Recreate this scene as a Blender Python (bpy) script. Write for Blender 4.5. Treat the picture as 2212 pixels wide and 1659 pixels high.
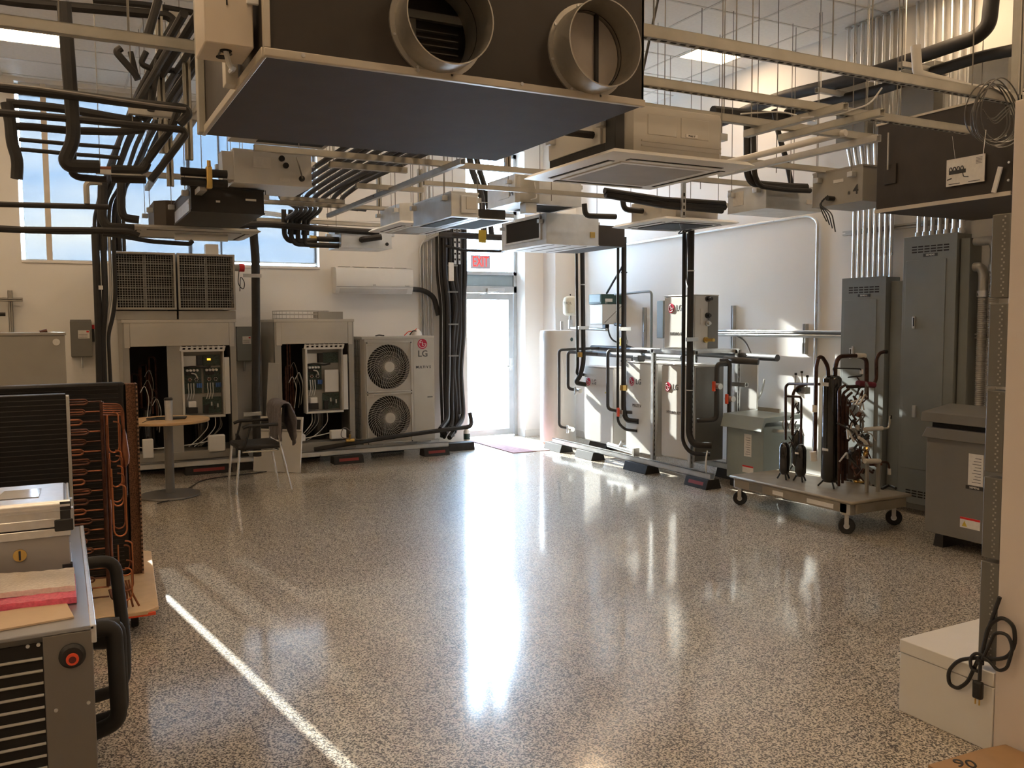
import bpy, bmesh, math, random
from mathutils import Vector, Matrix
random.seed(7)
S = bpy.context.scene
for o in list(bpy.data.objects): bpy.data.objects.remove(o)
COL = S.collection
# ------------------------------------------------------------------ camera
F = 1868.7; YAW, PITCH, ROLL, HC = 0.48186, 0.07098, -0.005875, 1.65
FW = Vector((math.sin(YAW)*math.cos(PITCH), math.cos(YAW)*math.cos(PITCH), -math.sin(PITCH)))
R0 = Vector((math.cos(YAW), -math.sin(YAW), 0)); U0 = R0.cross(FW)
RT = R0*math.cos(ROLL)+U0*math.sin(ROLL); UP = RT.cross(FW); CP = Vector((0, 0, HC))
cd = bpy.data.cameras.new('camera'); cam = bpy.data.objects.new('camera', cd); COL.objects.link(cam)
cd.sensor_width = 36; cd.lens = F/2212*36; cd.clip_start = .05; cd.clip_end = 300
cam.matrix_world = Matrix(((RT.x, UP.x, -FW.x, 0), (RT.y, UP.y, -FW.y, 0), (RT.z, UP.z, -FW.z, HC), (0, 0, 0, 1)))
S.camera = cam
# ------------------------------------------------------------------ world, sun, exposure
S.view_settings.view_transform = 'Standard'; S.view_settings.look = 'None'
S.view_settings.gamma = 1; S.view_settings.use_curve_mapping = False
S.view_settings.exposure = 0.2
w = bpy.data.worlds.new('sky'); S.world = w; w.use_nodes = True
nt = w.node_tree; nt.nodes.clear()
n_o = nt.nodes.new('ShaderNodeOutputWorld'); n_b = nt.nodes.new('ShaderNodeBackground')
n_t = nt.nodes.new('ShaderNodeTexCoord'); n_m = nt.nodes.new('ShaderNodeMapping'); n_n = nt.nodes.new('ShaderNodeTexNoise')
n_r = nt.nodes.new('ShaderNodeValToRGB')
n_m.inputs['Scale'].default_value = (2.2, 2.2, 9); n_n.inputs['Scale'].default_value = 1.6; n_n.inputs['Detail'].default_value = 5
n_r.color_ramp.elements[0].position = .42; n_r.color_ramp.elements[0].color = (.36, .60, .98, 1)
n_r.color_ramp.elements[1].position = .68; n_r.color_ramp.elements[1].color = (.92, .97, 1, 1)
nt.links.new(n_t.outputs['Generated'], n_m.inputs[0]); nt.links.new(n_m.outputs[0], n_n.inputs[0])
nt.links.new(n_n.outputs[0], n_r.inputs[0]); nt.links.new(n_r.outputs[0], n_b.inputs[0]); nt.links.new(n_b.outputs[0], n_o.inputs[0])
n_b.inputs[1].default_value = 34.0
sl = bpy.data.lights.new('sun', 'SUN'); sl.energy = 30; sl.angle = math.radians(.4); sl.color = (1, .95, .87)
sun = bpy.data.objects.new('sun', sl); COL.objects.link(sun); sun.location = (3, 20, 12)
sun.rotation_euler = Vector((.15, -1, -.5)).to_track_quat('-Z', 'Y').to_euler()
LAMP = 15.0
# ------------------------------------------------------------------ pixel helpers
def ray(x, y): return FW+RT*((x-1106)/F)-UP*((y-829.5)/F)
def P(x, y, ax, v):
    d = ray(x, y); i = 'XYZ'.index(ax); return CP+d*((v-CP[i])/d[i])
def PR(p):
    d = Vector(p)-CP; z = d.dot(FW)
    return (1106+F*d.dot(RT)/z, 829.5-F*d.dot(UP)/z) if z > .1 else (1e9, 1e9)
# ------------------------------------------------------------------ materials
MATS = {}
def mat(name, col, rough=.5, metal=0., var=.06, vs=6., bump=0., bs=60., coat=0., spec=None, emit=None):
    if name in MATS: return MATS[name]
    m = bpy.data.materials.new(name); m.use_nodes = True; n = m.node_tree; b = n.nodes['Principled BSDF']
    b.inputs['Roughness'].default_value = rough; b.inputs['Metallic'].default_value = metal
    if coat: b.inputs['Coat Weight'].default_value = coat; b.inputs['Coat Roughness'].default_value = .12
    if spec is not None: b.inputs['Specular IOR Level'].default_value = spec
    tc = n.nodes.new('ShaderNodeTexCoord')
    no = n.nodes.new('ShaderNodeTexNoise'); no.inputs['Scale'].default_value = vs; no.inputs['Detail'].default_value = 4
    n.links.new(tc.outputs['Object'], no.inputs[0])
    rp = n.nodes.new('ShaderNodeValToRGB'); rp.color_ramp.elements[0].position = .3; rp.color_ramp.elements[1].position = .7
    rp.color_ramp.elements[0].color = (*[c*(1-var) for c in col], 1); rp.color_ramp.elements[1].color = (*[min(1, c*(1+var)) for c in col], 1)
    n.links.new(no.outputs[0], rp.inputs[0]); n.links.new(rp.outputs[0], b.inputs['Base Color'])
    if bump:
        n2 = n.nodes.new('ShaderNodeTexNoise'); n2.inputs['Scale'].default_value = bs; n2.inputs['Detail'].default_value = 3
        bp = n.nodes.new('ShaderNodeBump'); bp.inputs['Strength'].default_value = bump; bp.inputs['Distance'].default_value = .003
        n.links.new(tc.outputs['Object'], n2.inputs[0]); n.links.new(n2.outputs[0], bp.inputs['Height']); n.links.new(bp.outputs[0], b.inputs['Normal'])
    if emit: b.inputs['Emission Color'].default_value = (*emit[0], 1); b.inputs['Emission Strength'].default_value = emit[1]
    MATS[name] = m; return m
def galv_mat(name, col, rough, metal=.85, sc=45):
    m = mat(name, col, rough, metal, .1); n = m.node_tree; b = n.nodes['Principled BSDF']
    tc = n.nodes.new('ShaderNodeTexCoord'); v = n.nodes.new('ShaderNodeTexVoronoi'); v.inputs['Scale'].default_value = sc
    mp = n.nodes.new('ShaderNodeMapRange'); mp.inputs[3].default_value = rough-.1; mp.inputs[4].default_value = rough+.14
    n.links.new(tc.outputs['Object'], v.inputs[0]); n.links.new(v.outputs['Color'], mp.inputs[0]); n.links.new(mp.outputs[0], b.inputs['Roughness'])
    return m
WALL = mat('wall_paint', (.80, .785, .755), .7, 0, .02, 1.5, .15, 180)
WHITE = mat('white_plastic', (.80, .79, .76), .35, 0, .02)
TILE = mat('mineral_fibre_tile', (.80, .775, .73), .9, 0, .04, 30, .5, 260)
GRIDW = mat('grid_white', (.60, .58, .54), .5)
GALV = galv_mat('galvanised_steel', (.62, .63, .63), .36)
GALVD = galv_mat('dull_galvanised', (.50, .49, .46), .45, .7)
DUCT = galv_mat('galvanised_sheet', (.66, .68, .69), .40, .55, 14)
STRUT = mat('beige_strut', (.42, .405, .355), .45, .25, .08, 12)
ERVD = mat('dark_insulated_casing', (.036, .029, .024), .55, .1, .1, 9, .1, 120)
ERVB = mat('dark_grey_underside', (.056, .043, .033), .75, 0, .1, 7, .1, 120)
EDGE = mat('cream_edge_trim', (.55, .50, .42), .4, .3)
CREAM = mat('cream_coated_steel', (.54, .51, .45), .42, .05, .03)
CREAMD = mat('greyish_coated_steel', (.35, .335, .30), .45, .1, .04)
LGGREY = mat('pale_grey_coated_steel', (.66, .645, .61), .4, .1, .03)
ANSI = mat('grey_enamel', (.205, .22, .215), .42, .1, .04)
GREENG = mat('green_grey_enamel', (.30, .345, .33), .42, .1, .04)
BROWNG = mat('dark_grey_enamel', (.175, .17, .155), .45, .1, .04)
FOAM = mat('black_foam_insulation', (.018, .017, .017), .62, 0, .2, 14, .25, 40)
BLACK = mat('black_plastic', (.015, .015, .016), .4)
DARK = mat('dark_interior', (.012, .010, .009), .8)
GLOSSB = mat('glossy_black_paint', (.010, .010, .011), .18, .1, coat=.6)
COPPER = mat('copper', (.27, .112, .065), .38, .9, .3, 20)
COPPERD = mat('tarnished_copper', (.11, .052, .037), .4, .8, .35, 25)
BRASS = mat('brass', (.62, .42, .13), .3, .9, .1)
ALU = mat('brushed_aluminium', (.70, .70, .70), .32, .9, .06, 40)
CHROME = mat('chrome', (.8, .8, .8), .12, 1.)
RUBBER = mat('black_rubber', (.016, .015, .015), .75, 0, .2, 30, .4, 80)
RED = mat('red_plastic', (.62, .02, .02), .4)
ORANGER = mat('orange_red_valve', (.80, .09, .03), .4)
LGRED = mat('logo_red', (.50, .012, .05), .35)
INK = mat('dark_ink', (.03, .03, .032), .5)
INKG = mat('grey_ink', (.10, .10, .10), .5)
PAPER = mat('paper_label', (.72, .70, .66), .6, 0, .05, 40)
YELLOW = mat('yellow_tag', (.55, .42, .05), .5)
WOOD = mat('light_wood', (.52, .34, .17), .45, 0, .12, 8)
PLY = mat('plywood', (.62, .45, .27), .55, 0, .1, 10)
CARD = mat('cardboard', (.42, .26, .13), .8, 0, .06, 10)
PVC = mat('white_pvc', (.62, .60, .55), .35)
PCB = mat('circuit_board', (.035, .06, .05), .4, 0, .6, 60)
BLUE = mat('blue_component', (.05, .13, .38), .4)
WIREW = mat('white_wire', (.6, .6, .58), .45)
GREYC = mat('grey_cable', (.16, .15, .14), .5)
CLOTH = mat('grey_cloth', (.17, .155, .16), .95, 0, .15, 40, .5, 300)
PINK = mat('pink_bubble_wrap', (.80, .13, .24), .2, 0, .15, 90, .8, 110, coat=.4)
CLEARW = mat('white_bubble_wrap', (.80, .74, .68), .2, 0, .08, 90, .8, 110, coat=.4)
GREEN = mat('dark_green_plastic', (.02, .06, .05), .4)
BASEB = mat('baseboard_vinyl', (.66, .64, .60), .5)
ASPH = mat('outside_concrete', (.55, .54, .51), .9, 0, .1, 3)
TANK = mat('tank_white_enamel', (.72, .69, .66), .35, 0, .02)
CREAMT = mat('cream_tank_paint', (.68, .62, .48), .4)
TBLG = mat('table_grey_metal', (.17, .165, .16), .4, .4)
HOSE = mat('clear_hose_grey', (.09, .085, .075), .35)
ALUSTORE = mat('storefront_aluminium', (.50, .53, .55), .38, .5)
SPANDREL = mat('spandrel_panel', (.30, .38, .42), .35)
GLOW = mat('led_orange', (1, .5, .1), .4, emit=((1, .36, .03), 2.2))
LAMPM = mat('lamp_diffuser', (.9, .88, .8), .5, emit=((1, .70, .42), LAMP))
EXITM = mat('exit_sign_face', (.34, .33, .40), .5, emit=((1, .85, .9), .12))
EXITR = mat('exit_letters', (.8, .03, .03), .4, emit=((1, .05, .04), 1.2))
def node_mat(name):
    m = bpy.data.materials.new(name); m.use_nodes = True; m.node_tree.nodes.clear(); MATS[name] = m
    return m, m.node_tree, m.node_tree.nodes.new('ShaderNodeOutputMaterial')
m, n, ou = node_mat('clear_glass')
tr = n.nodes.new('ShaderNodeBsdfTransparent'); tr.inputs[0].default_value = (.93, .96, .96, 1)
gl = n.nodes.new('ShaderNodeBsdfGlossy'); gl.inputs['Roughness'].default_value = .02
fr = n.nodes.new('ShaderNodeFresnel'); fr.inputs[0].default_value = 1.3; mx = n.nodes.new('ShaderNodeMixShader')
n.links.new(fr.outputs[0], mx.inputs[0]); n.links.new(tr.outputs[0], mx.inputs[1]); n.links.new(gl.outputs[0], mx.inputs[2]); n.links.new(mx.outputs[0], ou.inputs[0])
GLASS = m
m, n, ou = node_mat('solar_shade_mesh')
tr = n.nodes.new('ShaderNodeBsdfTransparent'); tr.inputs[0].default_value = (.0255, .025, .024, 1)
tl = n.nodes.new('ShaderNodeBsdfTranslucent'); tl.inputs[0].default_value = (.004, .004, .0045, 1)
df = n.nodes.new('ShaderNodeBsdfDiffuse'); df.inputs[0].default_value = (.05, .05, .05, 1)
a1 = n.nodes.new('ShaderNodeAddShader'); a2 = n.nodes.new('ShaderNodeAddShader')
n.links.new(tr.outputs[0], a1.inputs[0]); n.links.new(tl.outputs[0], a1.inputs[1]); n.links.new(a1.outputs[0], a2.inputs[0]); n.links.new(df.outputs[0], a2.inputs[1]); n.links.new(a2.outputs[0], ou.inputs[0])
SHADE = m
# speckled epoxy floor
m = bpy.data.materials.new('speckled_epoxy_floor'); m.use_nodes = True; n = m.node_tree; b = n.nodes['Principled BSDF']; MATS['speckled_epoxy_floor'] = m
tc = n.nodes.new('ShaderNodeTexCoord'); v = n.nodes.new('ShaderNodeTexNoise'); v.inputs['Scale'].default_value = 130; v.inputs['Detail'].default_value = 2.5; v.inputs['Roughness'].default_value = .6
rp = n.nodes.new('ShaderNodeValToRGB'); e = rp.color_ramp.elements
e[0].position = .42; e[0].color = (.035, .029, .023, 1); e[1].position = .59; e[1].color = (.70, .63, .52, 1)
x = e.new(.46); x.color = (.15, .124, .096, 1); x = e.new(.505); x.color = (.47, .41, .325, 1)
n.links.new(tc.outputs['Object'], v.inputs[0]); n.links.new(v.outputs[0], rp.inputs[0]); n.links.new(rp.outputs[0], b.inputs['Base Color'])
b.inputs['Roughness'].default_value = .45; b.inputs['Coat Weight'].default_value = 1.0; b.inputs['Coat Roughness'].default_value = .11
n2 = n.nodes.new('ShaderNodeTexNoise'); n2.inputs['Scale'].default_value = 110; n2.inputs['Detail'].default_value = 1
bp = n.nodes.new('ShaderNodeBump'); bp.inputs['Strength'].default_value = .016; bp.inputs['Distance'].default_value = .004
n.links.new(tc.outputs['Object'], n2.inputs[0]); n.links.new(n2.outputs[0], bp.inputs['Height']); n.links.new(bp.outputs[0], b.inputs['Coat Normal'])
FLOORM = m
# ------------------------------------------------------------------ mesh building
WL = {}
def basis(d):
    d = d.normalized(); a = Vector((0, 0, 1)) if abs(d.z) < .9 else Vector((1, 0, 0))
    x = a.cross(d).normalized(); return x, d.cross(x)
class MB:
    def __init__(s): s.V = []; s.F = []
    def add(s, vs, fs):
        k = len(s.V); s.V += [Vector(v) for v in vs]; s.F += [tuple(i+k for i in f) for f in fs]; return s
    def box(s, x0, x1, y0, y1, z0, z1):
        x0, x1 = min(x0, x1), max(x0, x1); y0, y1 = min(y0, y1), max(y0, y1); z0, z1 = min(z0, z1), max(z0, z1)
        return s.add([(x, y, z) for x in (x0, x1) for y in (y0, y1) for z in (z0, z1)],
                     [(0, 1, 3, 2), (4, 6, 7, 5), (0, 4, 5, 1), (2, 3, 7, 6), (0, 2, 6, 4), (1, 5, 7, 3)])
    def obox(s, c, ax, ay, hx, hy, hz):   # oriented box, ax / ay unit directions
        ax = Vector(ax).normalized(); ay = Vector(ay).normalized(); az = ax.cross(ay); c = Vector(c)
        return s.add([c+ax*hx*i+ay*hy*j+az*hz*k for i in (-1, 1) for j in (-1, 1) for k in (-1, 1)],
                     [(0, 1, 3, 2), (4, 6, 7, 5), (0, 4, 5, 1), (2, 3, 7, 6), (0, 2, 6, 4), (1, 5, 7, 3)])
    def prism(s, pts, axis, a0, a1):      # polygon (2D) pushed along an axis
        n = len(pts); f = {'X': lambda p, a: (a, p[0], p[1]), 'Y': lambda p, a: (p[0], a, p[1]), 'Z': lambda p, a: (p[0], p[1], a)}[axis]
        return s.add([f(p, a0) for p in pts]+[f(p, a1) for p in pts],
                     [tuple(range(n)), tuple(range(2*n-1, n-1, -1))]+[(i, i+n, (i+1) % n+n, (i+1) % n) for i in range(n)])
    def cyl(s, p0, p1, r, n=12, r2=None, caps=True):
        p0 = Vector(p0); p1 = Vector(p1); r2 = r if r2 is None else r2; x, y = basis(p1-p0); vs = []
        for p, q in ((p0, r), (p1, r2)):
            vs += [p+(x*math.cos(2*math.pi*i/n)+y*math.sin(2*math.pi*i/n))*q for i in range(n)]
        fs = [(i, (i+1) % n, n+(i+1) % n, n+i) for i in range(n)]
        if caps: fs += [tuple(range(n-1, -1, -1)), tuple(range(n, 2*n))]
        return s.add(vs, fs)
    def lathe(s, prof, c, n=24, axis=(0, 0, 1)):   # prof: (r, h) list
        c = Vector(c); a = Vector(axis).normalized(); x, y = basis(a); vs = []
        for r, h in prof: vs += [c+a*h+(x*math.cos(2*math.pi*i/n)+y*math.sin(2*math.pi*i/n))*r for i in range(n)]
        m = len(prof); fs = [(j*n+i, j*n+(i+1) % n, (j+1)*n+(i+1) % n, (j+1)*n+i) for j in range(m-1) for i in range(n)]
        if prof[0][0] <= .021: fs.append(tuple(range(n-1, -1, -1)))
        if prof[-1][0] <= .021: fs.append(tuple(range((m-1)*n, m*n)))
        return s.add(vs, fs)
    def tube(s, pts, r, n=8, bend=None, seg=5, closed=False):
        pts = [Vector(p) for p in pts]; path = []
        if bend and len(pts) > 2:
            path.append(pts[0])
            for i in range(1, len(pts)-1):
                a = pts[i-1]-pts[i]; c = pts[i+1]-pts[i]; k = min(bend, a.length*.48, c.length*.48)
                p0 = pts[i]+a.normalized()*k; p1 = pts[i]+c.normalized()*k
                for j in range(seg+1):
                    t = j/seg; path.append(p0*(1-t)**2+pts[i]*2*t*(1-t)+p1*t*t)
            path.append(pts[-1])
        else: path = pts
        m = len(path); d0 = (path[1]-path[0]).normalized(); x, y = basis(d0); vs = []; prev = d0
        for i in range(m):
            d = (path[min(i+1, m-1)]-path[max(i-1, 0)])
            d = d.normalized() if d.length > 1e-9 else prev
            q = prev.rotation_difference(d); x = q @ x; y = q @ y; prev = d
            vs += [path[i]+(x*math.cos(2*math.pi*k/n)+y*math.sin(2*math.pi*k/n))*r for k in range(n)]
        fs = [(j*n+i, j*n+(i+1) % n, (j+1)*n+(i+1) % n, (j+1)*n+i) for j in range(m-1) for i in range(n)]
        fs += [tuple(range(n-1, -1, -1)), tuple(range((m-1)*n, m*n))]
        return s.add(vs, fs)
    def plate_hole(s, c, ux, uz, hx0, hx1, hz0, hz1, r, n=32):   # rectangle with round hole; c = hole centre
        c = Vector(c); ux = Vector(ux); uz = Vector(uz); vs = []
        for i in range(n):
            a = 2*math.pi*i/n; ca, sa = math.cos(a), math.sin(a); vs.append(c+ux*r*ca+uz*r*sa)
            tx = (hx1 if ca > 0 else hx0)/ca if abs(ca) > 1e-6 else 1e9; tz = (hz1 if sa > 0 else hz0)/sa if abs(sa) > 1e-6 else 1e9
            t = min(abs(tx), abs(tz)); vs.append(c+ux*ca*t+uz*sa*t)
        fs = [(2*i, 2*i+1, (2*i+3) % (2*n), (2*i+2) % (2*n)) for i in range(n)]
        # corners
        for sx, sz in ((hx1, hz1), (hx0, hz1), (hx0, hz0), (hx1, hz0)):
            k = len(s.V)+len(vs)
            cor = c+ux*sx+uz*sz
            best = sorted(range(n), key=lambda i: (vs[2*i+1]-cor).length)[:2]
            vs.append(cor); fs.append((2*best[0]+1, 2*best[1]+1, len(vs)-1))
        return s.add(vs, fs)
    def channel(s, p0, p1, w=.041, h=.041, t=.004, up=(0, 0, 1)):    # U strut, open side along up
        p0 = Vector(p0); p1 = Vector(p1); d = (p1-p0).normalized(); up = Vector(up); up = (up-d*up.dot(d)).normalized(); sd = d.cross(up)
        L = (p1-p0).length/2; c = (p0+p1)/2
        s.obox(c-up*(h/2-t/2), d, sd, L, w/2, t/2)
        for k in (-1, 1):
            s.obox(c+sd*k*(w/2-t/2), d, sd, L, t/2, h/2); s.obox(c+sd*k*(w/2-.007)+up*(h/2-t/2), d, sd, L, .007, t/2)
        return s
    def build(s, name, m, parent=None, label=None, bevel=0, smooth=True):
        me = bpy.data.meshes.new(name)
        if parent is None:
            lo = Vector([min(v[i] for v in s.V) for i in range(3)]); hi = Vector([max(v[i] for v in s.V) for i in range(3)])
            org = Vector(((lo.x+hi.x)/2, (lo.y+hi.y)/2, lo.z))
        else: org = WL[parent.name]
        me.from_pydata([v-org for v in s.V], [], s.F); me.update()
        bm = bmesh.new(); bm.from_mesh(me); bmesh.ops.recalc_face_normals(bm, faces=bm.faces); bm.to_mesh(me); bm.free()
        if smooth:
            me.polygons.foreach_set('use_smooth', [True]*len(me.polygons)); me.set_sharp_from_angle(angle=math.radians(38))
        me.materials.append(m)
        o = bpy.data.objects.new(name, me); COL.objects.link(o)
        if parent is None: o.location = org
        else: o.parent = parent
        WL[o.name] = org
        if label: o['label'] = label
        if bevel:
            b = o.modifiers.new('bevel', 'BEVEL'); b.width = bevel; b.segments = 2; b.limit_method = 'ANGLE'; b.angle_limit = math.radians(50)
        return o
def tag(o, label, cat, group=None, kind=None):
    o['label'] = label; o['category'] = cat
    if group: o['group'] = group
    if kind: o['kind'] = kind
    return o
def thing(name, label, cat, loc, group=None, kind=None):
    o = bpy.data.objects.new(name, None); COL.objects.link(o); o.location = loc; o.empty_display_size = .1
    WL[o.name] = Vector(loc); return tag(o, label, cat, group, kind)
def BX(name, m, parent, x0, x1, y0, y1, z0, z1, bevel=.003, label=None): return MB().box(x0, x1, y0, y1, z0, z1).build(name, m, parent, label, bevel)
def TXT(s, size, c, ux, uz, m, parent, name='lettering', thick=.001, bold=0, sx=1.0):   # raised lettering centred at c
    cu = bpy.data.curves.new('t', 'FONT'); cu.body = s; cu.size = size; cu.align_x = 'CENTER'; cu.align_y = 'CENTER'; cu.extrude = thick; cu.offset = bold; cu.resolution_u = 3
    o = bpy.data.objects.new('t', cu); COL.objects.link(o); bpy.context.view_layer.update()
    me = bpy.data.meshes.new_from_object(o.evaluated_get(bpy.context.evaluated_depsgraph_get())); bpy.data.objects.remove(o); bpy.data.curves.remove(cu)
    ux = Vector(ux); uz = Vector(uz); nn = ux.cross(uz); c = Vector(c); mb = MB()
    mb.add([c+ux*v.co.x*sx+uz*v.co.y+nn*v.co.z for v in me.vertices], [tuple(p.vertices) for p in me.polygons]); bpy.data.meshes.remove(me)
    return mb.build(name, m, parent, smooth=False)
NX = ((0, -1, 0), (0, 0, 1))   # right / up directions on a face looking to -X
NY = ((1, 0, 0), (0, 0, 1))    # on a face looking to -Y
def logo(c, r, face, parent, dark=INK, side=False):
    ux, uz = Vector(face[0]), Vector(face[1]); nn = ux.cross(uz); c = Vector(c)
    d = MB().cyl(c, c+nn*.003, r, 32).build('logo_disc', LGRED, parent)
    g = MB(); q = nn*.0045
    pts = [c+q+(ux*math.cos(a)+uz*math.sin(a))*r*.74 for a in [math.radians(100+i*13) for i in range(21)]]+[c+q+ux*r*.74, c+q+ux*r*.2]
    g.tube(pts, r*.06, 6)
    g.tube([c+q+uz*r*.42, c+q-uz*r*.34, c+q-uz*r*.34+ux*r*.3], r*.07, 6)
    g.cyl(c+q*.6-ux*r*.34+uz*r*.3, c+q*1.2-ux*r*.34+uz*r*.3, r*.12, 12)
    g.build('logo_mark', WHITE, d)
def holes_row(mb, p, d, n, step, r, ln): pass
# ================================================================== THE SHELL
XR, YB, ZC = 6.59, 10.95, 4.33; XL, YF = -3.6, -3.2; YD = 11.2
WX0, WX1, WZ0, WZ1 = -.327, 2.975, 2.362, 4.29           # clerestory window
DX0, DX1, DZ1 = 5.03, 5.945, 4.06                        # door recess
def struct(o, label, cat): return tag(o, label, cat, kind='structure')
struct(MB().box(XL-.3, XR+.3, YF-.3, YB+.35, -.12, 0).build('floor', FLOORM), 'glossy speckled tan and brown epoxy floor', 'floor')
struct(MB().box(-40, 60, YB+.36, 90, -.2, -.06).build('ground', ASPH), 'pale concrete ground outside the glass door', 'ground')
wb = MB(); y0, y1 = YB, YB+.35
yt_ = YB+.17
wb.box(XL-.3, WX0, y0, yt_, 0, ZC+.1); wb.box(WX0, WX1, y0, yt_, 0, WZ0); wb.box(WX0, WX1, y0, yt_, WZ1, ZC+.1)
wb.box(WX1, 4.7, y0, yt_, 0, ZC+.1); wb.box(4.7, DX0, y0, y1, 0, ZC+.1); wb.box(DX0, DX1, y0, y1, DZ1, ZC+.1); wb.box(DX1, XR+.3, y0, y1, 0, ZC+.1)
wb.box(6.246, XR+.3, 10.605, YB, 0, ZC+.1)
struct(wb.build('wall_back', WALL), 'cream painted back wall with clerestory window and recessed glass door', 'wall')
struct(MB().box(XR, XR+.3, YF-.3, YB, 0, ZC+.1).build('wall_right', WALL), 'white painted side wall behind the grey electrical panels', 'wall')
struct(MB().box(XL-.3, XL, YF-.3, YB, 0, ZC+.1).build('wall_left', WALL), 'cream painted side wall out of view', 'wall')
struct(MB().box(XL, XR, YF-.3, YF, 0, ZC+.1).build('wall_front', WALL), 'cream painted wall behind the viewer', 'wall')
bb = MB().box(DX1, 6.246, YB-.012, YB, 0, .1).box(DX1-.012, DX1, YB, YD-.05, 0, .1)
struct(bb.build('baseboard_back', BASEB), 'white baseboard on the pier beside the door', 'baseboard')
struct(MB().box(XR-.012, XR, 4, 10.6, 0, .1).build('baseboard_right', BASEB), 'white baseboard along the side wall', 'baseboard')
# ceiling with tiles
cl = MB().box(XL, XR, YF, YB, ZC+.06, ZC+.12).build('ceiling', GRIDW); struct(cl, 'suspended ceiling of square beige mineral tiles', 'ceiling')
lamps = [(k, j) for k in (-10, -5, 0, -15) for j in (1, 5, -3, -7, -11)]
lamps = [(k, j) for k, j in lamps]
def inframe(pts, mg=60):
    q = [PR(p) for p in pts]
    return any(-mg < a < 2212+mg and -mg < b_ < 1659+mg for a, b_ in q)
tm = None; rest = MB(); T0 = .61
for k in range(-16, 1):
    for j in range(-16, 9):
        x0 = 5.66+k*T0; yy = 5.98+j*T0
        if x0+T0 < XL+.05 or yy < YF or yy+T0 > YB: continue
        if (k, j) in lamps: continue
        cs = [(x0, yy, ZC), (x0+T0, yy, ZC), (x0, yy+T0, ZC), (x0+T0, yy+T0, ZC)]
        if inframe(cs):
            if tm is None:
                t = MB().box(.009, T0-.009, .009, T0-.009, ZC+.004, ZC+.03)
                tm = bpy.data.meshes.new('ceiling_tile'); tm.from_pydata([v for v in t.V], [], t.F); tm.materials.append(TILE)
            o = bpy.data.objects.new('ceiling_tile', tm); COL.objects.link(o); o.parent = cl
            o.location = Vector((x0, yy, 0))-WL[cl.name]
        else: rest.box(x0+.009, x0+T0-.009, yy+.009, yy+T0-.009, ZC+.004, ZC+.03)
# border strip tiles by the side wall
rest.box(6.28, XR, YF, YB, ZC+.004, ZC+.03); rest.box(XL, 6.27, 10.87, YB, ZC+.004, ZC+.03)
o = rest.build('ceiling_tile_field', TILE, cl); o['kind'] = 'stuff'
g = MB()
for k in range(-16, 2): g.box(5.66+k*T0-.012, 5.66+k*T0+.012, YF, YB, ZC-.001, ZC+.012)
for j in range(-15, 10):
    if YF < 5.98+j*T0 < YB: g.box(XL, XR, 5.98+j*T0-.012, 5.98+j*T0+.012, ZC, ZC+.0121)
g.build('ceiling_grid', GRIDW, cl)
for k, j in lamps:
    x0 = 5.66+k*T0; yy = 5.98+j*T0
    if x0 < XL: continue
    vis = inframe([(x0, yy, ZC), (x0+T0, yy+T0, ZC)], 0)
    lab = 'lit square ceiling light panel near the side wall with conduits' if (k, j) == (0, 1) else ('lit square ceiling light panel above the clerestory window end' if (k, j) == (-10, 5) else 'lit square ceiling light panel set in the tile grid')
    L = thing('ceiling_light', lab, 'ceiling light', (x0+T0/2, yy+T0/2, ZC), 'square ceiling lights')
    fr = MB(); a = .03
    fr.box(x0+.01, x0+T0-.01, yy+.01, yy+a, ZC-.006, ZC+.03); fr.box(x0+.01, x0+T0-.01, yy+T0-a, yy+T0-.01, ZC-.006, ZC+.03)
    fr.box(x0+.01, x0+a, yy+a, yy+T0-a, ZC-.006, ZC+.03); fr.box(x0+T0-a, x0+T0-.01, yy+a, yy+T0-a, ZC-.006, ZC+.03)
    fr.build('frame', WHITE, L); MB().box(x0+a, x0+T0-a, yy+a, yy+T0-a, ZC-.002, ZC+.02).build('diffuser', LAMPM, L)
# ---- clerestory window: frame, panes, roller shades
W = thing('window_1', 'wide clerestory window with slim frame high in the back wall', 'window', ((WX0+WX1)/2, YB+.2, WZ0), kind='structure')
yf = YB+.11
def bar(nm, x0, x1, z0, z1, y=yf, d=.05): return BX(nm, ALUSTORE, W, x0, x1, y, y+d, z0, z1, .002)
bar('window_frame', WX0, WX1, WZ0, WZ0+.02); bar('window_frame', WX0, WX1, WZ1-.05, WZ1); bar('window_frame', WX0, WX0+.004, WZ0, WZ1); bar('window_frame', WX1-.03, WX1, WZ0, WZ1)
mull = [-.05, 1.46, 1.80]
BX('mullion', mat('mullion_cover', (.62, .56, .47), .5), W, -.082, -.024, YB+.015, YB+.04, WZ0, WZ1); bar('mullion', 1.425, 1.465, WZ0, WZ1); bar('mullion', 1.79, 1.81, WZ0, WZ1)
ed = [WX0, -.05, 1.445, 1.80, WX1]
for i in range(4): BX('pane', GLASS, W, ed[i]+.01, ed[i+1]-.01, yf+.02, yf+.026, WZ0+.02, WZ1-.04, 0)
BX('window_sill', WALL, W, WX0, WX1, YB-.015, yf, WZ0-.025, WZ0+.003, .003)
for x0, x1, zb, lab in ((WX0+.037, 1.452, WZ0+.006, 'long see-through roller shade over the wider part of the window'), (1.456, WX1-.022, WZ0+.045, 'shorter see-through roller shade ending above the sill')):
    sh = thing('roller_shade', lab, 'roller shade', ((x0+x1)/2, YB+.06, WZ0), 'roller shades')
    MB().add([(x0, YB+.06, zb), (x1, YB+.06, zb), (x1, YB+.06, WZ1-.06), (x0, YB+.06, WZ1-.06)], [(0, 1, 2, 3)]).build('shade_fabric', SHADE, sh); BX('hem_bar', ALUSTORE, sh, x0, x1, YB+.053, YB+.067, zb-.004, zb+.012)
    BX('shade_housing', GRIDW, sh, x0-.001, x1+.001, YB+.042, YB+.108, WZ1-.13, WZ1)
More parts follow.
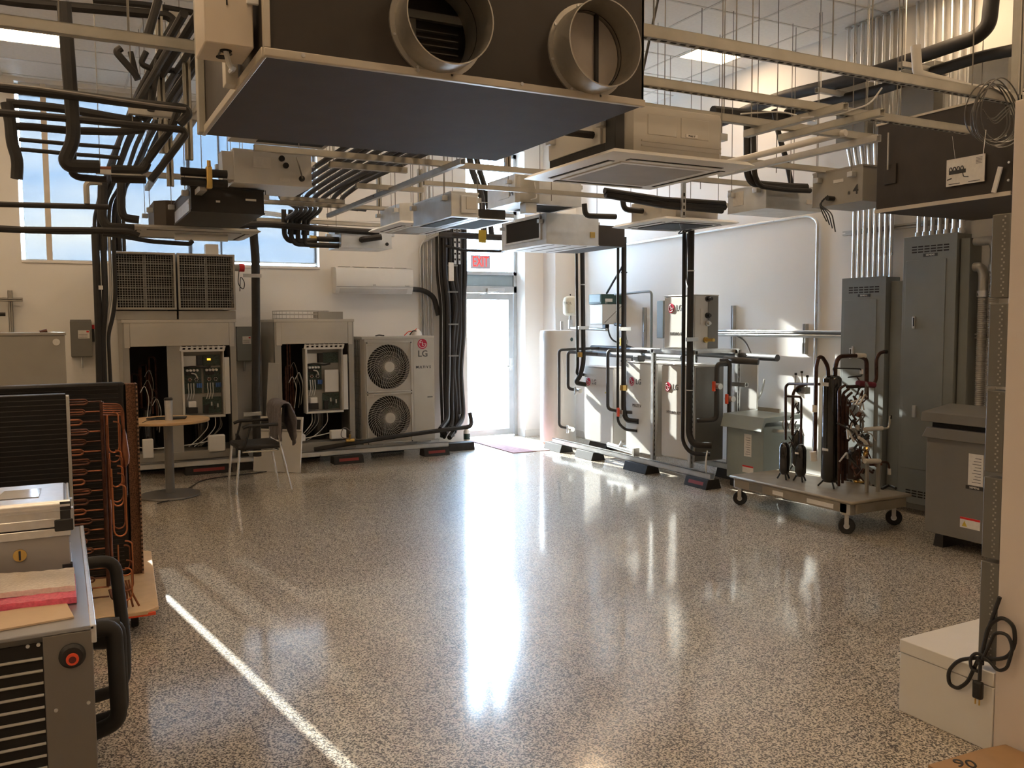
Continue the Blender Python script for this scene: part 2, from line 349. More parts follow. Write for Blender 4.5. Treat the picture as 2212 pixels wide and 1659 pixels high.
# ---- door with transom
D = thing('door_1', 'glazed aluminium exit door with tall transom above', 'door', ((DX0+DX1)/2, YD, 0), kind='structure')
def dbar(nm, x0, x1, z0, z1, m=ALUSTORE, y0=YD, y1=YD+.08): return BX(nm, m, D, x0, x1, y0, y1, z0, z1, .002)
dbar('door_frame', DX0, DX0+.03, 0, DZ1); dbar('door_frame', DX1-.05, DX1, 0, DZ1); dbar('door_frame', DX0, DX1, 2.08, 2.17); dbar('door_frame', DX0, DX1, 2.33, 2.38); dbar('door_frame', DX0, DX1, DZ1-.06, DZ1); dbar('door_frame', DX0, DX1, 3.2, 3.25)
dbar('spandrel_panel', DX0+.03, DX1-.05, 2.17, 2.33, SPANDREL, YD+.03, YD+.06)
for z0, z1 in ((2.38, 3.2), (3.25, DZ1-.06)): dbar('transom_pane', DX0+.03, DX1-.05, z0, z1, GLASS, YD+.035, YD+.041)
lf = BX('door_leaf', ALUSTORE, D, DX0+.035, DX0+.085, YD+.015, YD+.06, .01, 2.07)
for a in ((DX1-.13, DX1-.055, .01, 2.07), (DX0+.085, DX1-.13, 1.98, 2.07), (DX0+.085, DX1-.13, .01, .1)): BX('door_rail', ALUSTORE, D, a[0], a[1], YD+.015, YD+.06, a[2], a[3])
dbar('door_pane', DX0+.085, DX1-.13, .1, 1.98, GLASS, YD+.035, YD+.041)
hd = BX('door_lock', GALV, D, DX1-.12, DX1-.08, YD-.005, YD+.02, .95, 1.13); MB().tube([(DX1-.1, YD, 1.02), (DX1-.1, YD-.06, 1.02), (DX1-.2, YD-.06, 1.02)], .011, 8, .02).build('door_handle', CHROME, D)
cb = BX('door_closer', ALU, D, 5.45, 5.72, YD-.05, YD+.01, 2.09, 2.14); MB().tube([(5.6, YD-.06, 2.1), (5.4, YD-.12, 2.07), (5.36, YD, 2.04)], .008, 6).build('closer_arm', ALU, cb)
# exit sign on the transom
a = P(1017, 551, 'Y', YD-.03); c = P(1059, 581, 'Y', YD-.03)
ex = thing('exit_sign', 'lit exit sign with red letters hung before the transom glass', 'exit sign', ((a.x+c.x)/2, YD-.03, c.z))
BX('sign_box', EXITM, ex, a.x, c.x, YD-.03, YD-.002, c.z, a.z)
TXT('EXIT', .205, ((a.x+c.x)/2, YD-.032, (a.z+c.z)/2), *NY, EXITR, ex, bold=.0015, sx=.60)
# fire alarm pull station and door mat
q = P(989, 766, 'Y', YB); ps = thing('fire_alarm_pull', 'small red fire alarm pull station on the wall beside the door', 'fire alarm', (q.x, YB, q.z-.06))
BX('alarm_body', RED, ps, q.x-.04, q.x+.04, YB-.04, YB, q.z-.06, q.z+.06); BX('pull_handle', WHITE, ps, q.x-.025, q.x+.025, YB-.05, YB-.04, q.z-.03, q.z-.015); BX('alarm_mark', INK, ps, q.x-.02, q.x+.02, YB-.045, YB-.04, q.z+.015, q.z+.04)
MATR = mat('entrance_mat', (.42, .24, .25), .9, 0, .2, 20)
p1 = P(1020, 957, 'Z', 0); p2 = P(1103, 980, 'Z', 0); p3 = P(1168, 978, 'Z', 0)
tag(MB().box(p1.x+.05, 5.72, p2.y, 10.9, .001, .008).build('door_mat', MATR), 'thin reddish mat on the floor inside the glass door', 'mat')
# partition by the viewer with ledge
PX, PY = 3.1, 1.985
struct(MB().box(PX, PX+.9, -1.6, PY, 0, 2.44).build('wall_partition', mat('partition_white', (.78, .70, .64), .45, 0, .01), bevel=.003), 'white freestanding partition close to the viewer', 'partition')
lg = thing('white_plinth', 'low white lacquered plinth jutting past the partition', 'plinth', (PX+.3, 2.2, 0))
BX('plinth_body', WHITE, lg, PX-.004, PX+.62, PY+.002, 2.4, 0, .252); BX('plinth_top', WHITE, lg, PX-.006, PX+.62, PY+.002, 2.402, .256, .31)
# ================================================================== BACK ROW: OUTDOOR UNITS
YU = 10.1      # front plane of the row
def rail(name, lab, p0, p1, h=.06, m=GALV, grp='galvanised support rails'):
    o = MB().channel(p0, p1, .05, h, .005).build(name, m); return tag(o, lab, 'rail', grp)
def rubber_block(x, y, dx, dy, lab, grp, h=.095, ax='X', stripe=True):
    B = thing('rubber_block', lab, 'support block', (x, y, 0), grp); t = .68
    if ax == 'X': pr = [(y-dy/2, 0), (y+dy/2, 0), (y+dy/2*t, h), (y-dy/2*t, h)]; MB().prism(pr, 'X', x-dx/2, x+dx/2).build('block', RUBBER, B, bevel=.004)
    else: pr = [(x-dx/2, 0), (x+dx/2, 0), (x+dx/2*t, h), (x-dx/2*t, h)]; MB().prism(pr, 'Y', y-dy/2, y+dy/2).build('block', RUBBER, B, bevel=.004)
    if stripe:
        n = 1-t
        if ax == 'X':
            f = lambda k: y-dy/2+dy/2*n*k-.001
            MB().add([(x-dx*.33, f(.35), h*.35), (x+dx*.33, f(.35), h*.35), (x+dx*.33, f(.7), h*.7), (x-dx*.33, f(.7), h*.7)], [(0, 1, 2, 3)]).build('reflective_strip', mat('dull_red_strip', (.22, .02, .018), .5), B)
        else:
            f = lambda k: x-dx/2+dx/2*n*k-.001
            MB().add([(f(.35), y-dy*.33, h*.35), (f(.35), y+dy*.33, h*.35), (f(.7), y+dy*.33, h*.7), (f(.7), y-dy*.33, h*.7)], [(0, 1, 2, 3)]).build('reflective_strip', mat('dull_red_strip', (.22, .02, .018), .5), B)
    return B
RB = 'rubber blocks under the outdoor units'
rubber_block(1.42, 10.02, .5, .16, 'black rubber block with red strip under the mesh-topped outdoor unit', RB)
rubber_block(2.98, 9.93, .36, .18, 'black rubber block with red strip between open unit and two-fan unit', RB)
rubber_block(4.12, 9.98, .34, .18, 'black rubber block with red strip under the two-fan unit corner', RB)
rubber_block(4.58, 10.25, .36, .2, 'plain black rubber block by the pipe bundle near the door', RB, stripe=False)
rubber_block(.9, 10.55, .4, .16, 'black rubber block under the back of the mesh-topped unit', RB, stripe=False)
rubber_block(2.6, 10.55, .4, .16, 'black rubber block under the back of the open unit', RB, stripe=False)
rubber_block(3.7, 10.55, .4, .16, 'black rubber block under the back of the two-fan unit', RB, stripe=False)
rail('support_rail', 'galvanised floor rail below the mesh-topped outdoor unit', (.3, 9.98, .125), (2.05, 9.98, .125))
rail('support_rail', 'galvanised floor rail below the two-fan outdoor unit', (2.08, 9.98, .125), (4.3, 9.98, .125))
rail('support_rail', 'galvanised middle floor rail under the back row of units', (.3, 10.28, .1275), (4.3, 10.28, .1275))
rail('support_rail', 'galvanised rear floor rail along the back wall', (.3, 10.55, .125), (4.3, 10.55, .125))

def pcb_area(par, x0, x1, y, z0, z1, cover=False, led=False):
    w_, h_ = x1-x0, z1-z0
    X = lambda t: x0+w_*t
    Z = lambda t: z0+h_*t
    BX('tray_back', CREAMD, par, x0, x1, y, y+.01, z0, z1, 0)
    b1 = BX('display_board', PCB, par, X(.52), X(.97), y-.02, y-.012, Z(.77), Z(.94), 0)
    if led: BX('led_display', GLOW, b1, X(.63), X(.72), y-.03, y-.02, Z(.855), Z(.885), 0)
    BX('relay', BLACK, par, X(.36), X(.5), y-.06, y, Z(.78), Z(.93))
    BX('terminal_plate', WHITE, par, X(.02), X(.34), y-.03, y, Z(.76), Z(.93))
    for s in (0, .5):
        if cover and s: continue
        bb_ = BX('power_board', PCB, par, X(.03+s), X(.47+s), y-.02, y-.01, Z(.34), Z(.74), 0)
        for i in range(4): MB().cyl((X(.1+s+.085*i), y-.075, Z(.705)), (X(.1+s+.085*i), y-.02, Z(.705)), .0135, 12).build('capacitor', WHITE, bb_)
        for i in range(2):
            MB().lathe([(.006, 0), (.022, 0), (.022, .03), (.006, .03)], (X(.16+s+.17*i), y-.05, Z(.56)), 14, (0, 1, 0)).build('coil_ring', BLACK if i else COPPERD, bb_)
            for k in range(6):
                an = k*math.pi/3; MB().cyl((X(.16+s+.17*i)+.017*math.cos(an), y-.055, Z(.56)+.017*math.sin(an)), (X(.16+s+.17*i)+.017*math.cos(an), y-.05, Z(.56)+.017*math.sin(an)), .005, 6).build('winding', WIREW, bb_)
        for i in range(3): BX('blue_film_capacitor', BLUE, bb_, X(.33+s+.05*i), X(.37+s+.05*i), y-.055, y-.02, Z(.43), Z(.50), .002)
        for i in range(3): MB().tube([(X(.12+s+.07*i), y-.03, Z(.5)), (X(.11+s+.07*i), y-.06, Z(.43)), (X(.13+s+.065*i), y-.05, Z(.36)), (X(.08+s+.07*i), y-.03, Z(.25))], .006, 6, .03).build('wire', WIREW, bb_)
        BX('dark_module', BLACK, bb_, X(.06+s), X(.3+s), y-.06, y-.02, Z(.63), Z(.68))
    MB().tube([(X(.2), y-.07, Z(.66)), (X(.3), y-.09, Z(.65)), (X(.36), y-.05, Z(.58))], .008, 6, .04).build('wire', WIREW, par)
    if cover: BX('cover_plate', LGGREY, par, X(.52), X(.93), y-.08, y-.07, Z(.30), Z(.66))
    BX('terminal_block', WHITE, par, X(.1), X(.3), y-.07, y, Z(.13), Z(.22)); BX('breaker', BLACK, par, X(.05), X(.34), y-.06, y, Z(.03), Z(.125))
    b2 = BX('main_board', PCB, par, X(.48), X(.97), y-.03, y-.02, Z(.02), Z(.28), 0)
    for i in range(5): BX('chip', BLACK if i % 2 else GALV, b2, X(.53+.08*i), X(.57+.08*i), y-.045, y-.03, Z(.08+.03*(i % 3)), Z(.14+.03*(i % 3)), 0)
    BX('breaker_cover', BLACK, par, X(.5), X(.62), y-.07, y-.03, Z(.02), Z(.16))
    MB().tube([(X(.0), y-.05, Z(.75)), (X(.25), y-.1, Z(.77)), (X(.5), y-.07, Z(.74)), (X(.7), y-.06, Z(.76))], .012, 6, .08).build('cable_loom', BLACK, par)

def open_unit(x0, x1, zb, zt, lab, lo, post, cx, cover, led, ventx):
    U = thing('outdoor_unit', lab, 'outdoor unit', ((x0+x1)/2, YU+.38, zb-.0)); d = .74
    lx0, lx1 = lo; c0, c1, cz0, cz1 = cx
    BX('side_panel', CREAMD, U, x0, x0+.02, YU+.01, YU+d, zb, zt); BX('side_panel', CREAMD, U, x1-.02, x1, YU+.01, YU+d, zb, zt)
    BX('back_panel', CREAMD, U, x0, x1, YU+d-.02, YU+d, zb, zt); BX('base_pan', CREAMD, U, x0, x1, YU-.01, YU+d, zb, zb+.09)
    BX('top_panel', CREAM, U, x0-.005, x1+.005, YU-.015, YU+d, zt-.02, zt+.012)
    f = BX('upper_front_panel', CREAM, U, x0+.075, x1-.075, YU-.012, YU+.012, zt-.275, zt-.02)
    for i in range(4): MB().cyl((x0+.14+i*(x1-x0-.28)/3, YU-.016, zt-.262), (x0+.14+i*(x1-x0-.28)/3, YU-.01, zt-.262), .007, 8).build('screw', GALVD, f)
    for k in range(7): BX('panel_rib', CREAM, f, x0+.08, x1-.08, YU-.0135, YU-.012, zt-.06-k*.028, zt-.056-k*.028, 0)
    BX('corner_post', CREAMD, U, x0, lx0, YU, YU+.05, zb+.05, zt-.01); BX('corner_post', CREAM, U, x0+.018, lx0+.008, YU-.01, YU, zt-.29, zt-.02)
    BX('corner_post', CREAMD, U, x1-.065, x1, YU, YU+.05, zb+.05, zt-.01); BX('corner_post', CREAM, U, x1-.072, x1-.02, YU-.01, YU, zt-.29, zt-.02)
    if post: BX('centre_post', CREAMD, U, post[0], post[1], YU-.003, YU+.04, zb+.05, zt-.27)
    BX('inner_liner', DARK, U, x0+.022, x1-.022, YU+.5, YU+.52, zb+.1, zt-.03, 0)
    # control box
    cb_ = BX('control_box', LGGREY, U, c0, c0+.022, YU-.01, YU+.14, cz0, cz1); BX('control_box_side', LGGREY, U, c1-.012, c1, YU, YU+.14, cz0, cz1)
    BX('control_box_strip', LGGREY, U, c1, c1+.055, YU-.008, YU, cz0+.02, cz1-.08); BX('control_box_floor', LGGREY, U, c0, c1, YU, YU+.14, cz0-.01, cz0+.012)
    vt = MB(); n = 8; vz0, vz1 = cz1, zt-.285; st = (c1-c0)/n
    vt.box(c0, c1, YU-.02, YU-.005, vz0-.012, vz0+.012); vt.box(c0, c1, YU-.02, YU-.005, vz1-.014, vz1)
    for i in range(n+1): vt.obox((c0+i*st, YU-.012, (vz0+vz1)/2), (1, 0, -.25), (0, 1, 0), .013, .007, (vz1-vz0)/2+.004)
    vt.build('slotted_vent', LGGREY, U); BX('vent_back', DARK, U, c0, c1, YU, YU+.01, vz0, vz1, 0)
    pcb_area(cb_, c0+.025, c1-.015, YU+.12, cz0+.015, cz1-.01, cover, led)
    # plumbing inside
    rnd = random.Random(int(x0*100))
    for i in range(7):
        xa = lx0+.04+rnd.random()*(lx1-lx0-.08); yy = YU+.1+rnd.random()*.3; za = zb+.15+rnd.random()*.3; h = .35+rnd.random()*.55; xb = xa+(rnd.random()-.5)*.2; xb = min(max(xb, lx0+.04), lx1-.03)
        MB().tube([(xa, yy, za), (xa, yy, za+h), (xb, yy+.05, za+h+.02), (xb, yy+.05, za+h*.4)], .009+.006*rnd.random(), 8, .05).build('refrigerant_pipe', COPPERD, U)
    for i in range(5):
        xa = lx0+.05+rnd.random()*(lx1-lx0-.1); za = zb+.6+rnd.random()*.4
        MB().tube([(xa, YU+.06, za), (xa+.05, YU+.09, za+.09), (xa+.09, YU+.06, za-.06), (xa+.06, YU+.07, za-.3)], .004, 5, .06).build('wire', WIREW if i % 2 else GREYC, U)
    MB().lathe([(.02, 0), (.1, .01), (.105, .1), (.105, .38), (.09, .46), (.04, .5), (.02, .5)], ((lx0+lx1)/2, YU+.3, zb+.09), 20).build('compressor', GLOSSB, U)
    MB().lathe([(.02, 0), (.1, .01), (.105, .1), (.105, .38), (.09, .46), (.04, .5), (.02, .5)], ((c0+c1)/2, YU+.33, zb+.09), 20).build('compressor', GLOSSB, U)
    for i in range(5):
        xa = c0+.05+rnd.random()*(c1-c0-.1)
        MB().tube([(xa, YU+.05, cz0), (xa+.04*rnd.random(), YU+.04, cz0-.12), (xa-.1, YU+.06, cz0-.25), (xa-.16-.1*rnd.random(), YU+.05, cz0-.33)], .005, 5, .08).build('wire', WIREW if i % 2 else GREYC, U)
    MB().tube([(lx0+.05, YU+.04, zb+.17), (lx0+.2, YU+.02, zb+.14), (c0+.1, YU+.03, zb+.16), (c1-.1, YU+.04, zb+.2)], .006, 6, .1).build('wire', WIREW, U)
    bx_ = ventx; BX('junction_cover', WHITE, U, bx_[0], bx_[1], YU-.03, YU+.05, bx_[2], bx_[3], .012)
    return U
m1 = open_unit(.60, 1.77, .155, 1.69, 'open outdoor unit with mesh hoods on top and orange lit display', (.665, 1.02), (1.04, 1.185), (1.185, 1.635, .62, 1.36), False, True, (1.44, 1.62, .22, .41))
BX('junction_cover', WHITE, m1, .76, .87, YU-.02, YU+.05, .2, .41, .012)
m2 = open_unit(2.2, 3.14, .155, 1.69, 'open outdoor unit with ring guard on top and pale cover plate', (2.275, 2.53), None, (2.55, 3.0, .60, 1.36), True, False, (2.83, 3.02, .27, .38))
BX('junction_cover', WHITE, m2, 2.47, 2.53, YU-.02, YU+.05, .27, .35, .012)
# ring guard on second unit
gd = MB(); c = Vector((2.6, YU+.36, 1.7))
for h in (.0, .05, .09): gd.tube([c+Vector((.33*math.cos(a), .33*math.sin(a), .012+h)) for a in [i*math.pi/20 for i in range(41)]], .004, 5)
for i in range(20): a = i*math.pi/10; gd.cyl(c+Vector((.33*math.cos(a), .33*math.sin(a), .005)), c+Vector((.33*math.cos(a), .33*math.sin(a), .105)), .003, 5)
gd.build('fan_ring_guard', GALVD, m2); BX('fan_motor_cover', CREAMD, m2, 2.72, 3.02, YU+.02, YU+.25, 1.70, 1.79)
# hoods with wire mesh on the first unit
for i, (x0, x1) in enumerate(((.545, 1.155), (1.175, 1.78))):
    H = thing('mesh_hood', ('dark wire mesh discharge hood on outdoor unit, by the pipe drop', 'dark wire mesh discharge hood on outdoor unit, with red plug beside it')[i], 'vent hood', ((x0+x1)/2, YU+.36, 1.702), 'mesh hoods on the outdoor unit')
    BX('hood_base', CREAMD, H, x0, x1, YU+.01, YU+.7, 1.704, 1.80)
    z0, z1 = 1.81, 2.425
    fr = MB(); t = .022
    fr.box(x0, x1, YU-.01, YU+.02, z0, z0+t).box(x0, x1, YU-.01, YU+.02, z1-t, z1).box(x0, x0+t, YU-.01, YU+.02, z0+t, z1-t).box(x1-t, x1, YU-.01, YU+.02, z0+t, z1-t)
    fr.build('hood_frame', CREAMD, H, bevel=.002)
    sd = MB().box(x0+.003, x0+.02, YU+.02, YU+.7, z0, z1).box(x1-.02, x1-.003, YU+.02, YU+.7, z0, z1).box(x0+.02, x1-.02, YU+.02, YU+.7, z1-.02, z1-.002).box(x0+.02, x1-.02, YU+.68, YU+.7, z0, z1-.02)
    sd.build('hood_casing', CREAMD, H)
    ms = MB(); st = .026; xx = x0+t
    while xx < x1-t: ms.cyl((xx, YU+.004, z0+t), (xx, YU+.004, z1-t), .0026, 4, caps=False); xx += st
    zz = z0+t
    while zz < z1-t: ms.cyl((x0+t, YU+.008, zz), (x1-t, YU+.008, zz), .0026, 4, caps=False); zz += st
    o = ms.build('wire_mesh', CREAMD, H)
    for k in range(4): BX('cross_bar', BROWNG, H, x0+t, x1-t, YU+.03, YU+.05, z0+.10+k*.13, z0+.114+k*.13, 0)
    BX('centre_bar', BROWNG, H, (x0+x1)/2-.015, (x0+x1)/2+.015, YU+.05, YU+.06, z0+t, z1-t, 0)
    BX('coil_face', DARK, H, x0+.02, x1-.02, YU+.18, YU+.19, z0+.005, z1-.02, 0)
pl = thing('industrial_plug', 'red industrial plug on a cable beside the mesh hood', 'plug', (1.82, YU+.1, 2.27))
MB().cyl((1.776, YU+.1, 2.29), (1.87, YU+.1, 2.29), .04, 16).build('plug_body', CREAMD, pl); MB().cyl((1.845, YU+.1, 2.29), (1.9, YU+.1, 2.29), .046, 16).build('plug_cap', RED, pl)
MB().tube([(1.84, YU+.08, 2.25), (1.82, YU+.06, 2.1), (1.88, YU+.06, 2.03), (1.9, YU+.06, 2.12), (1.85, YU+.06, 2.2), (1.84, YU+.06, 2.02)], .005, 6, .05).build('plug_cable', BLACK, pl)
tag(MB().box(1.52, 1.66, YU+.3, YU+.42, 2.427, 2.56).build('small_box', CREAM, bevel=.004), 'small cream box on top of the mesh hood', 'box')
# two fan unit with logo
def fan_grille(U, cx, cz, y, hw, hh, par_m=CREAM):
    r = min(hw, hh)*.96
    fr = MB(); t = .016
    fr.box(cx-hw, cx+hw, y-.03, y-.012, cz-hh, cz-hh+t).box(cx-hw, cx+hw, y-.03, y-.012, cz+hh-t, cz+hh).box(cx-hw, cx-hw+t, y-.03, y-.012, cz-hh+t, cz+hh-t).box(cx+hw-t, cx+hw, y-.03, y-.012, cz-hh+t, cz+hh-t)
    fo = fr.build('grille_frame', CREAM, U, bevel=.003)
    BX('grille_corner', CREAM, fo, cx-hw+.005, cx-hw+.09, y-.028, y-.012, cz+hh-.045, cz+hh-.012)
    for sx in (-1, 1):
        for sz in (-1, 1): MB().cyl((cx+sx*(hw-.012), y-.034, cz+sz*(hh-.012)), (cx+sx*(hw-.012), y-.03, cz+sz*(hh-.012)), .008, 8).build('grille_screw', BLACK, fo)
    MB().lathe([(.005, -.012), (.06, -.012), (.066, -.004), (.066, .006), (.005, .006)], (cx, y-.022, cz), 24, (0, 1, 0)).build('grille_hub', CREAM, U)
    wm = MB(); N = 46
    for i in range(N):
        a0 = 2*math.pi*i/N; pts = []
        for k in range(6):
            t_ = k/5; rr = .06+(r-.06)*t_; a = a0+.75*t_**.9
            pts.append((cx+rr*math.cos(a), y-.02, cz+rr*math.sin(a)))
        wm.tube(pts, .0024, 4)
    for k in range(4):
        rr = r*(.5+.5*k/3); wm.tube([(cx+rr*math.cos(a), y-.016, cz+rr*math.sin(a)) for a in [j*math.pi/24 for j in range(49)]], .0012, 4)
    wm.build('grille_wires', CREAM, U)
    fan = MB()
    for i in range(3):
        a = i*2.094+.4; d = Vector((math.cos(a), 0, math.sin(a))); e_ = Vector((-math.sin(a), 0, math.cos(a))); c_ = Vector((cx, y+.06, cz))
        fan.add([c_+d*.05-e_*.04, c_+d*r*.9-e_*.05, c_+d*r*.85+e_*.2+Vector((0, .07, 0)), c_+d*.05+e_*.06+Vector((0, .04, 0))], [(0, 1, 2, 3)])
    fan.build('fan_blades', BLACK, U)
def fan_unit():
    x0, x1, y, z0, z1, d = 3.24, 4.175, YU, .17, 1.485, .36
    U = thing('outdoor_unit', 'cream two-fan outdoor unit with round red logo', 'outdoor unit', ((x0+x1)/2, y+d/2, z0))
    cxs = 3.575; hw, hh = .295, .31; c1, c2 = 1.115, .485; r = .275
    b_ = MB(); b_.box(x0, x0+.012, y+.06, y+d, z0, z1).box(x1-.012, x1, y, y+d, z0, z1).box(x0, x1, y+d-.012, y+d, z0, z1).box(x0, x1, y, y+d, z0, z0+.03)
    b_.build('cabinet', CREAM, U, bevel=.004)
    BX('top_cover', CREAM, U, x0-.004, x1+.004, y-.006, y+d+.004, z1-.03, z1+.004, .006)
    fp = MB()
    for cz, za, zb_ in ((c1, .8, z1-.03), (c2, z0+.03, .8)): fp.plate_hole((cxs, y, cz), (1, 0, 0), (0, 0, 1), x0-cxs+.03, 3.9-cxs, za-cz, zb_-cz, r, 40)
    fp.box(3.9, x1, y-.002, y+.01, z0+.03, z1-.03); fp.build('front_panel', CREAM, U)
    MB().prism([(x0, y+.07), (x0+.035, y), (x0+.04, y+.005), (x0+.012, y+.075)], 'Z', z0+.03, z1-.03).build('corner_cover', CREAM, U)
    BX('side_coil', DARK, U, x0+.013, x0+.02, y+.08, y+d-.02, z0+.05, z1-.05, 0)
    sg = MB()
    for k in range(14): sg.box(x0-.004, x0+.001, y+.07, y+d-.02, z0+.06+k*.092, z0+.07+k*.092)
    for k in range(4): sg.box(x0-.006, x0+.0, y+.075+k*.075, y+.085+k*.075, z0+.04, z1-.04)
    sg.build('side_guard', CREAMD, U)
    BX('fan_cavity', DARK, U, x0+.03, 3.89, y+.16, y+.17, z0+.04, z1-.04, 0)
    for cz in (c1, c2):
        MB().lathe([(r, 0), (r+.004, 0), (r+.004, .12), (r, .12), (r, 0)], (cxs, y+.001, cz), 40, (0, 1, 0)).build('fan_shroud', CREAMD, U)
        fan_grille(U, cxs, cz, y, hw, hh)
    logo((4.02, y-.003, 1.39), .063, NY, U); TXT('LG', .11, (4.025, y-.003, 1.265), *NY, INKG, U, bold=.002)
    TXT('MULTI V S', .045, (4.03, y-.003, 1.1), *NY, INK, U, bold=.001)
    BX('model_label', BROWNG, U, 4.08, 4.15, y-.004, y-.001, .715, .732, 0)
    for i in range(3): MB().cyl((x0+.15+i*.3, y-.01, z1-.02), (x0+.15+i*.3, y-.004, z1-.02), .006, 8).build('screw', GALVD, U)
    for i in range(2): BX('foot', GALVD, U, x0+.1+i*.6, x0+.25+i*.6, y+.0, y+d, z0-.012, z0, 0)
fan_unit()
# small clutter on the two fan unit
q = Vector((3.98, YU+.2, 1.49))
bg = thing('wire_scraps', 'loose plastic bag with wire scraps on the two-fan unit', 'scraps', q)
MB().tube([q+Vector((-.12, 0, .005)), q+Vector((-.06, 0, .06)), q+Vector((0, .02, .05)), q+Vector((.05, 0, .09))], .006, 6, .04).build('orange_wire', ORANGER, bg)
MB().tube([q+Vector((-.04, .02, .01)), q+Vector((.0, 0, .07)), q+Vector((.06, 0, .05)), q+Vector((.08, .02, .01))], .008, 6, .04).build('black_wire', BLACK, bg)
MB().lathe([(.01, .002), (.07, .004), (.06, .05), (.02, .085), (.005, .09)], q+Vector((.06, .04, 0)), 10).build('plastic_bag', WHITE, bg)
tag(MB().tube([(3.45, YU+.1, 1.497), (3.5, YU+.12, 1.505), (3.56, YU+.1, 1.497)], .008, 6).build('loose_bolt', BLACK), 'tiny dark bolt lying on the two-fan unit', 'bolt')
# wall mounted split unit
A = thing('wall_air_conditioner', 'white wall-mounted split air conditioner above the two-fan unit', 'air conditioner', (3.66, YB-.1, 2.03))
x0, x1 = 3.13, 4.17; pr = [(YB-.005, 2.04), (YB-.13, 2.03), (YB-.175, 2.085), (YB-.195, 2.15), (YB-.2, 2.30), (YB-.18, 2.355), (YB-.12, 2.37), (YB-.005, 2.37)]
MB().prism(pr, 'X', x0, x1).build('body', WHITE, A, bevel=.006)
MB().prism([(YB-.134, 2.034), (YB-.18, 2.088), (YB-.178, 2.095), (YB-.13, 2.042)], 'X', x0+.05, x1-.08).build('louver_flap', LGGREY, A)
BX('panel_seam', INKG, A, x0+.004, x1-.004, YB-.199, YB-.19, 2.118, 2.121, 0); TXT('LG', .03, (x0+.5, YB-.2015, 2.14), *NY, INKG, A); TXT('Inverter', .02, (x1-.09, YB-.2015, 2.135), *NY, INKG, A)
for k in range(5): BX('top_grille', CREAMD, A, x0+.05+k*.19, x0+.2+k*.19, YB-.15, YB-.04, 2.368, 2.374, 0)
tag(MB().tube([(4.17, YB-.1, 2.1), (4.35, YB-.1, 2.09), (4.5, YB-.1, 2.0), (4.55, YB-.12, 1.75)], .034, 10, .12).build('insulated_pipe', FOAM), 'black line set running from the wall air conditioner to the bundle', 'pipe')
# disconnect switches
def disconnect(x, y, z, w_, h_, d, lab, m=ANSI, grp='safety switches'):
    B = thing('safety_switch', lab, 'electrical box', (x, y, z), grp)
    BX('switch_box', m, B, x-w_/2, x+w_/2, y-d, y, z, z+h_, .005); BX('switch_cover', m, B, x-w_/2-.004, x+w_/2+.004, y-d-.006, y-d, z+.01, z+h_-.02)
    lb = BX('warning_label', PAPER, B, x-w_*.15, x+w_*.4, y-d-.008, y-d-.006, z+h_*.5, z+h_*.72, 0)
    BX('label_mark', RED, lb, x+w_*.25, x+w_*.37, y-d-.0095, y-d-.008, z+h_*.66, z+h_*.70, 0)
    for k in range(3): BX('label_line', INKG, lb, x-w_*.12, x+w_*.3, y-d-.0095, y-d-.008, z+h_*(.53+.035*k), z+h_*(.54+.035*k), 0)
    BX('switch_lever', BLACK, B, x+w_/2+.004, x+w_/2+.03, y-d*.6, y-d*.3, z+h_*.4, z+h_*.75); MB().cyl((x+w_/2+.02, y-d*.5, z+h_*.74), (x+w_/2+.02, y-d*.5, z+h_*.86), .014, 8).build('lever_grip', RED, B)
    MB().cyl((x, y-d/2, z-.12), (x, y-d/2, z), .014, 10).build('conduit_stub', GALV, B)
    return B
disconnect(.225, YB-.003, 1.29, .21, .42, .14, 'dark grey safety switch on the wall by the pipe drop', BROWNG)
disconnect(1.99, YB-.05, 1.2, .18, .42, .14, 'grey safety switch with red lever between the two open units')
tag(MB().box(1.86, 2.14, YB-.05, YB-.003, .1, 1.75).build('backing_panel', WALL), 'pale backing panel behind the safety switch', 'panel')
# vertical conduits on back wall
for i, (px, lab) in enumerate(((909, 'galvanised conduit on the back wall, nearest the wall air conditioner'), (915, 'galvanised conduit on the back wall, second from the wall air conditioner'), (924, 'galvanised conduit on the back wall, third from the wall air conditioner'), (932, 'galvanised conduit on the back wall, next to the black pipe bundle'))):
    x = P(px, 600, 'Y', YB-.03).x; o = MB().tube([(x, YB-.03, 1.47 if i < 3 else 1.3), (x, YB-.03, 2.72+.05*(i % 2)), (x+.25, YB-.2, 2.85+.03*i)] if i < 2 else [(x, YB-.03, 1.45), (x, YB-.03, ZC)], .015, 8, .1).build('conduit', GALV)
    tag(o, lab, 'conduit', 'wall conduits by the bundle')
# black bundle by the door
rnd = random.Random(3); NB = 16
for i in range(NB):
    t = i/(NB-1); xt = 4.54+.36*t; yt = 10.84-.085*(i % 3); xm = 4.57+.27*t+.02*rnd.random(); xb = 4.55+.24*t+.04*rnd.random(); zb = .14+.06*(i % 4); r = .02+.014*((i*7) % 3)/2
    pts = [(xt, yt, 3.0+.05*(i % 3)), (xt, yt, 2.3), (xm+(.05 if 4 < i < 9 else 0), yt-.03, 1.9), (xm, yt-.02, 1.5), (xm+(.0 if i < 6 else -.04), yt, 1.0), (xb, yt-.03, .6), (xb, yt-.05, zb+.1), (xb-.1-.05*(i % 3), yt-.25, zb)]
    if i % 4 == 3: pts = pts[:-1]
    o = MB().tube(pts, r, 8, .12).build('insulated_pipe', FOAM if i % 5 != 2 else mat('black_cable', (.02, .02, .022), .35))
    tag(o, 'black insulated line in the tall bundle beside the door', 'pipe', 'lines in the bundle beside the door')
